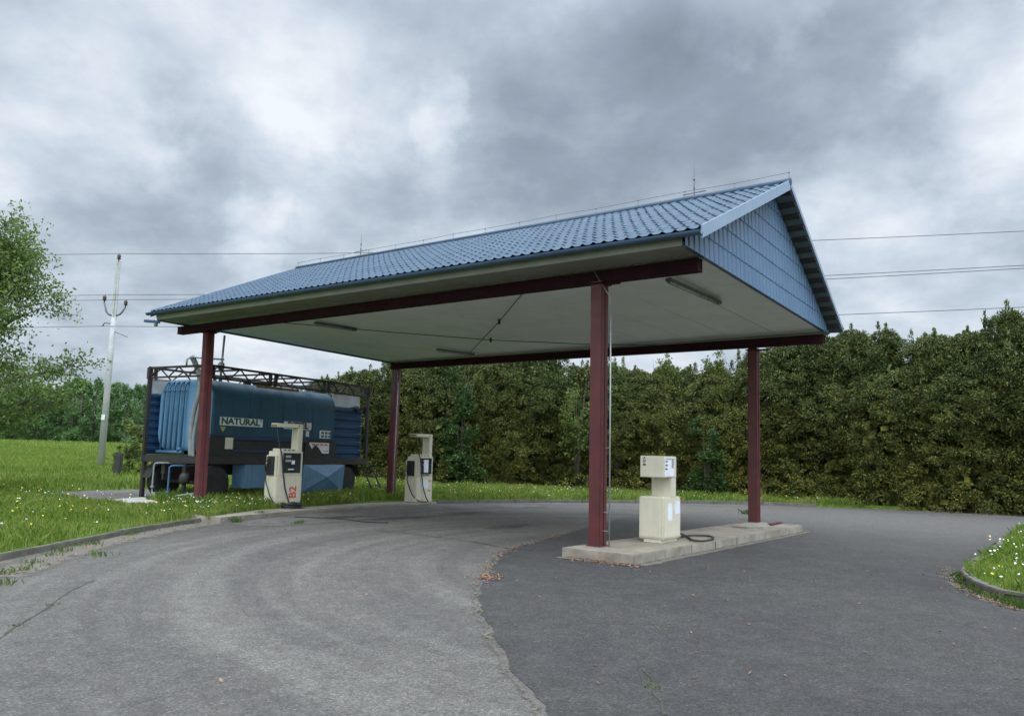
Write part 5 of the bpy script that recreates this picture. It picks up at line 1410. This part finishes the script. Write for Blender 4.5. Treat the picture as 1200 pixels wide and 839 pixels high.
# flowers: yellow dandelion heads, white daisies and seed heads
def heads(pts, z, r, m, name, lab, seed):
    r_ = np.random.default_rng(seed); n = len(pts); k = 6; V = []; c = np.column_stack([pts, z + r_.uniform(.12,.30,n)])
    rad = r*r_.uniform(.7,1.25,n); nrm = np.array([0,-.35,1.]) + r_.normal(0,.35,(n,3)); nrm /= np.linalg.norm(nrm,axis=1,keepdims=True)
    u = np.cross(nrm, np.array([1.,0,0])); u /= np.linalg.norm(u,axis=1,keepdims=True); v = np.cross(nrm, u)
    ring = [c + (u*math.cos(2*math.pi*i/k) + v*math.sin(2*math.pi*i/k))*rad[:,None] for i in range(k)]
    top = c + nrm*rad[:,None]*.55; bot = c - nrm*rad[:,None]*.3
    V = np.stack(ring + [top, bot], 1).reshape(-1,3); Fc = []
    b = np.arange(n)*(k+2)
    for i in range(k):
        j = (i+1) % k; Fc.append(np.stack([b+i, b+j, b+k], 1)); Fc.append(np.stack([b+j, b+i, b+k+1], 1))
    o = np_obj(name, V, np.concatenate(Fc), m); tag(o, lab, 'flowers', None, 'stuff')
def fl(poly, n, seed, z=None):
    P = scatter(poly, n, seed); return P, (terrain(P[:,0], P[:,1]) if z is None else np.full(n, z))
A1 = fl(verge_near, 190, 61); A2 = fl(strip, 200, 62); A3 = fl(bed_s, 90, 63, .1); A4 = fl(left_lawn, 90, 64); A5 = fl(lip, 60, 65)
heads(np.concatenate([A1[0],A2[0],A3[0],A4[0]]), np.concatenate([A1[1],A2[1],A3[1],A4[1]]), .019, M['petal_yellow'], 'dandelions', 'yellow dandelion heads scattered in the grass', 1)
B1 = fl(verge_near, 110, 71); B2 = fl(strip, 260, 72); B3 = fl(bed_s, 480, 73, .08); B4 = fl(left_lawn, 130, 74); B5 = fl(lip, 90, 75)
heads(np.concatenate([B1[0],B2[0],B3[0],B4[0],B5[0]]), np.concatenate([B1[1],B2[1],B3[1],B4[1],B5[1]]), .017, M['petal_white'], 'daisies', 'white daisies and seed heads scattered in the grass', 2)

# dry leaves and grit blown against the island and along the seam
def litter():
    r_ = np.random.default_rng(15); P = []
    a = np.array(xy(gp(664,652))); b = np.array(xy(gp(744,662)))
    t = r_.random(420); P.append(a + (b-a)*t[:,None] + np.stack([r_.normal(0,.05,420), -.03-np.abs(r_.normal(.0,.24,420))], 1))
    es = np.array(edge_s); i = r_.integers(int(len(es)*.25), int(len(es)*.62), 420); P.append(es[i] + r_.normal(0,.06,(420,2)) + np.array([-.05,0]))
    P.append(np.array(xy(gp(572,677))) + r_.normal(0,.10,(160,2)))
    s = np.array([xy(p) for p in P2([(0,676),(40,662),(90,646),(150,631),(210,619),(256,612)])]); i = r_.integers(0,5,350); t = r_.random(350); P.append(s[i]*(1-t[:,None]) + s[i+1]*t[:,None] + r_.normal(0,.12,(350,2)))
    bd = np.array([xy(gp(*q)) for q in ((1108,664),(1114,682),(1140,697),(1170,708),(1200,716))]); i = r_.integers(0,4,300); t = r_.random(300); P.append(bd[i]*(1-t[:,None]) + bd[i+1]*t[:,None] + r_.normal(0,.07,(300,2)))
    P.append(np.column_stack([r_.uniform(-5,7,260), r_.uniform(5,18,260)]))
    P = np.concatenate(P); n = len(P); a = r_.random(n)*6.28; ax = np.stack([np.cos(a), np.sin(a), r_.normal(0,.25,n)], 1); wd = np.stack([-np.sin(a), np.cos(a), r_.normal(0,.25,n)], 1)
    c = np.column_stack([P, np.full(n,.018)]); V, Fq = quads(c, ax, wd, r_.uniform(.02,.05,n), r_.uniform(.014,.03,n))
    tag(np_obj('leaf_litter', V, Fq, M['litter']), 'dry brown leaves and grit on the asphalt', 'leaf litter', None, 'stuff')
litter()
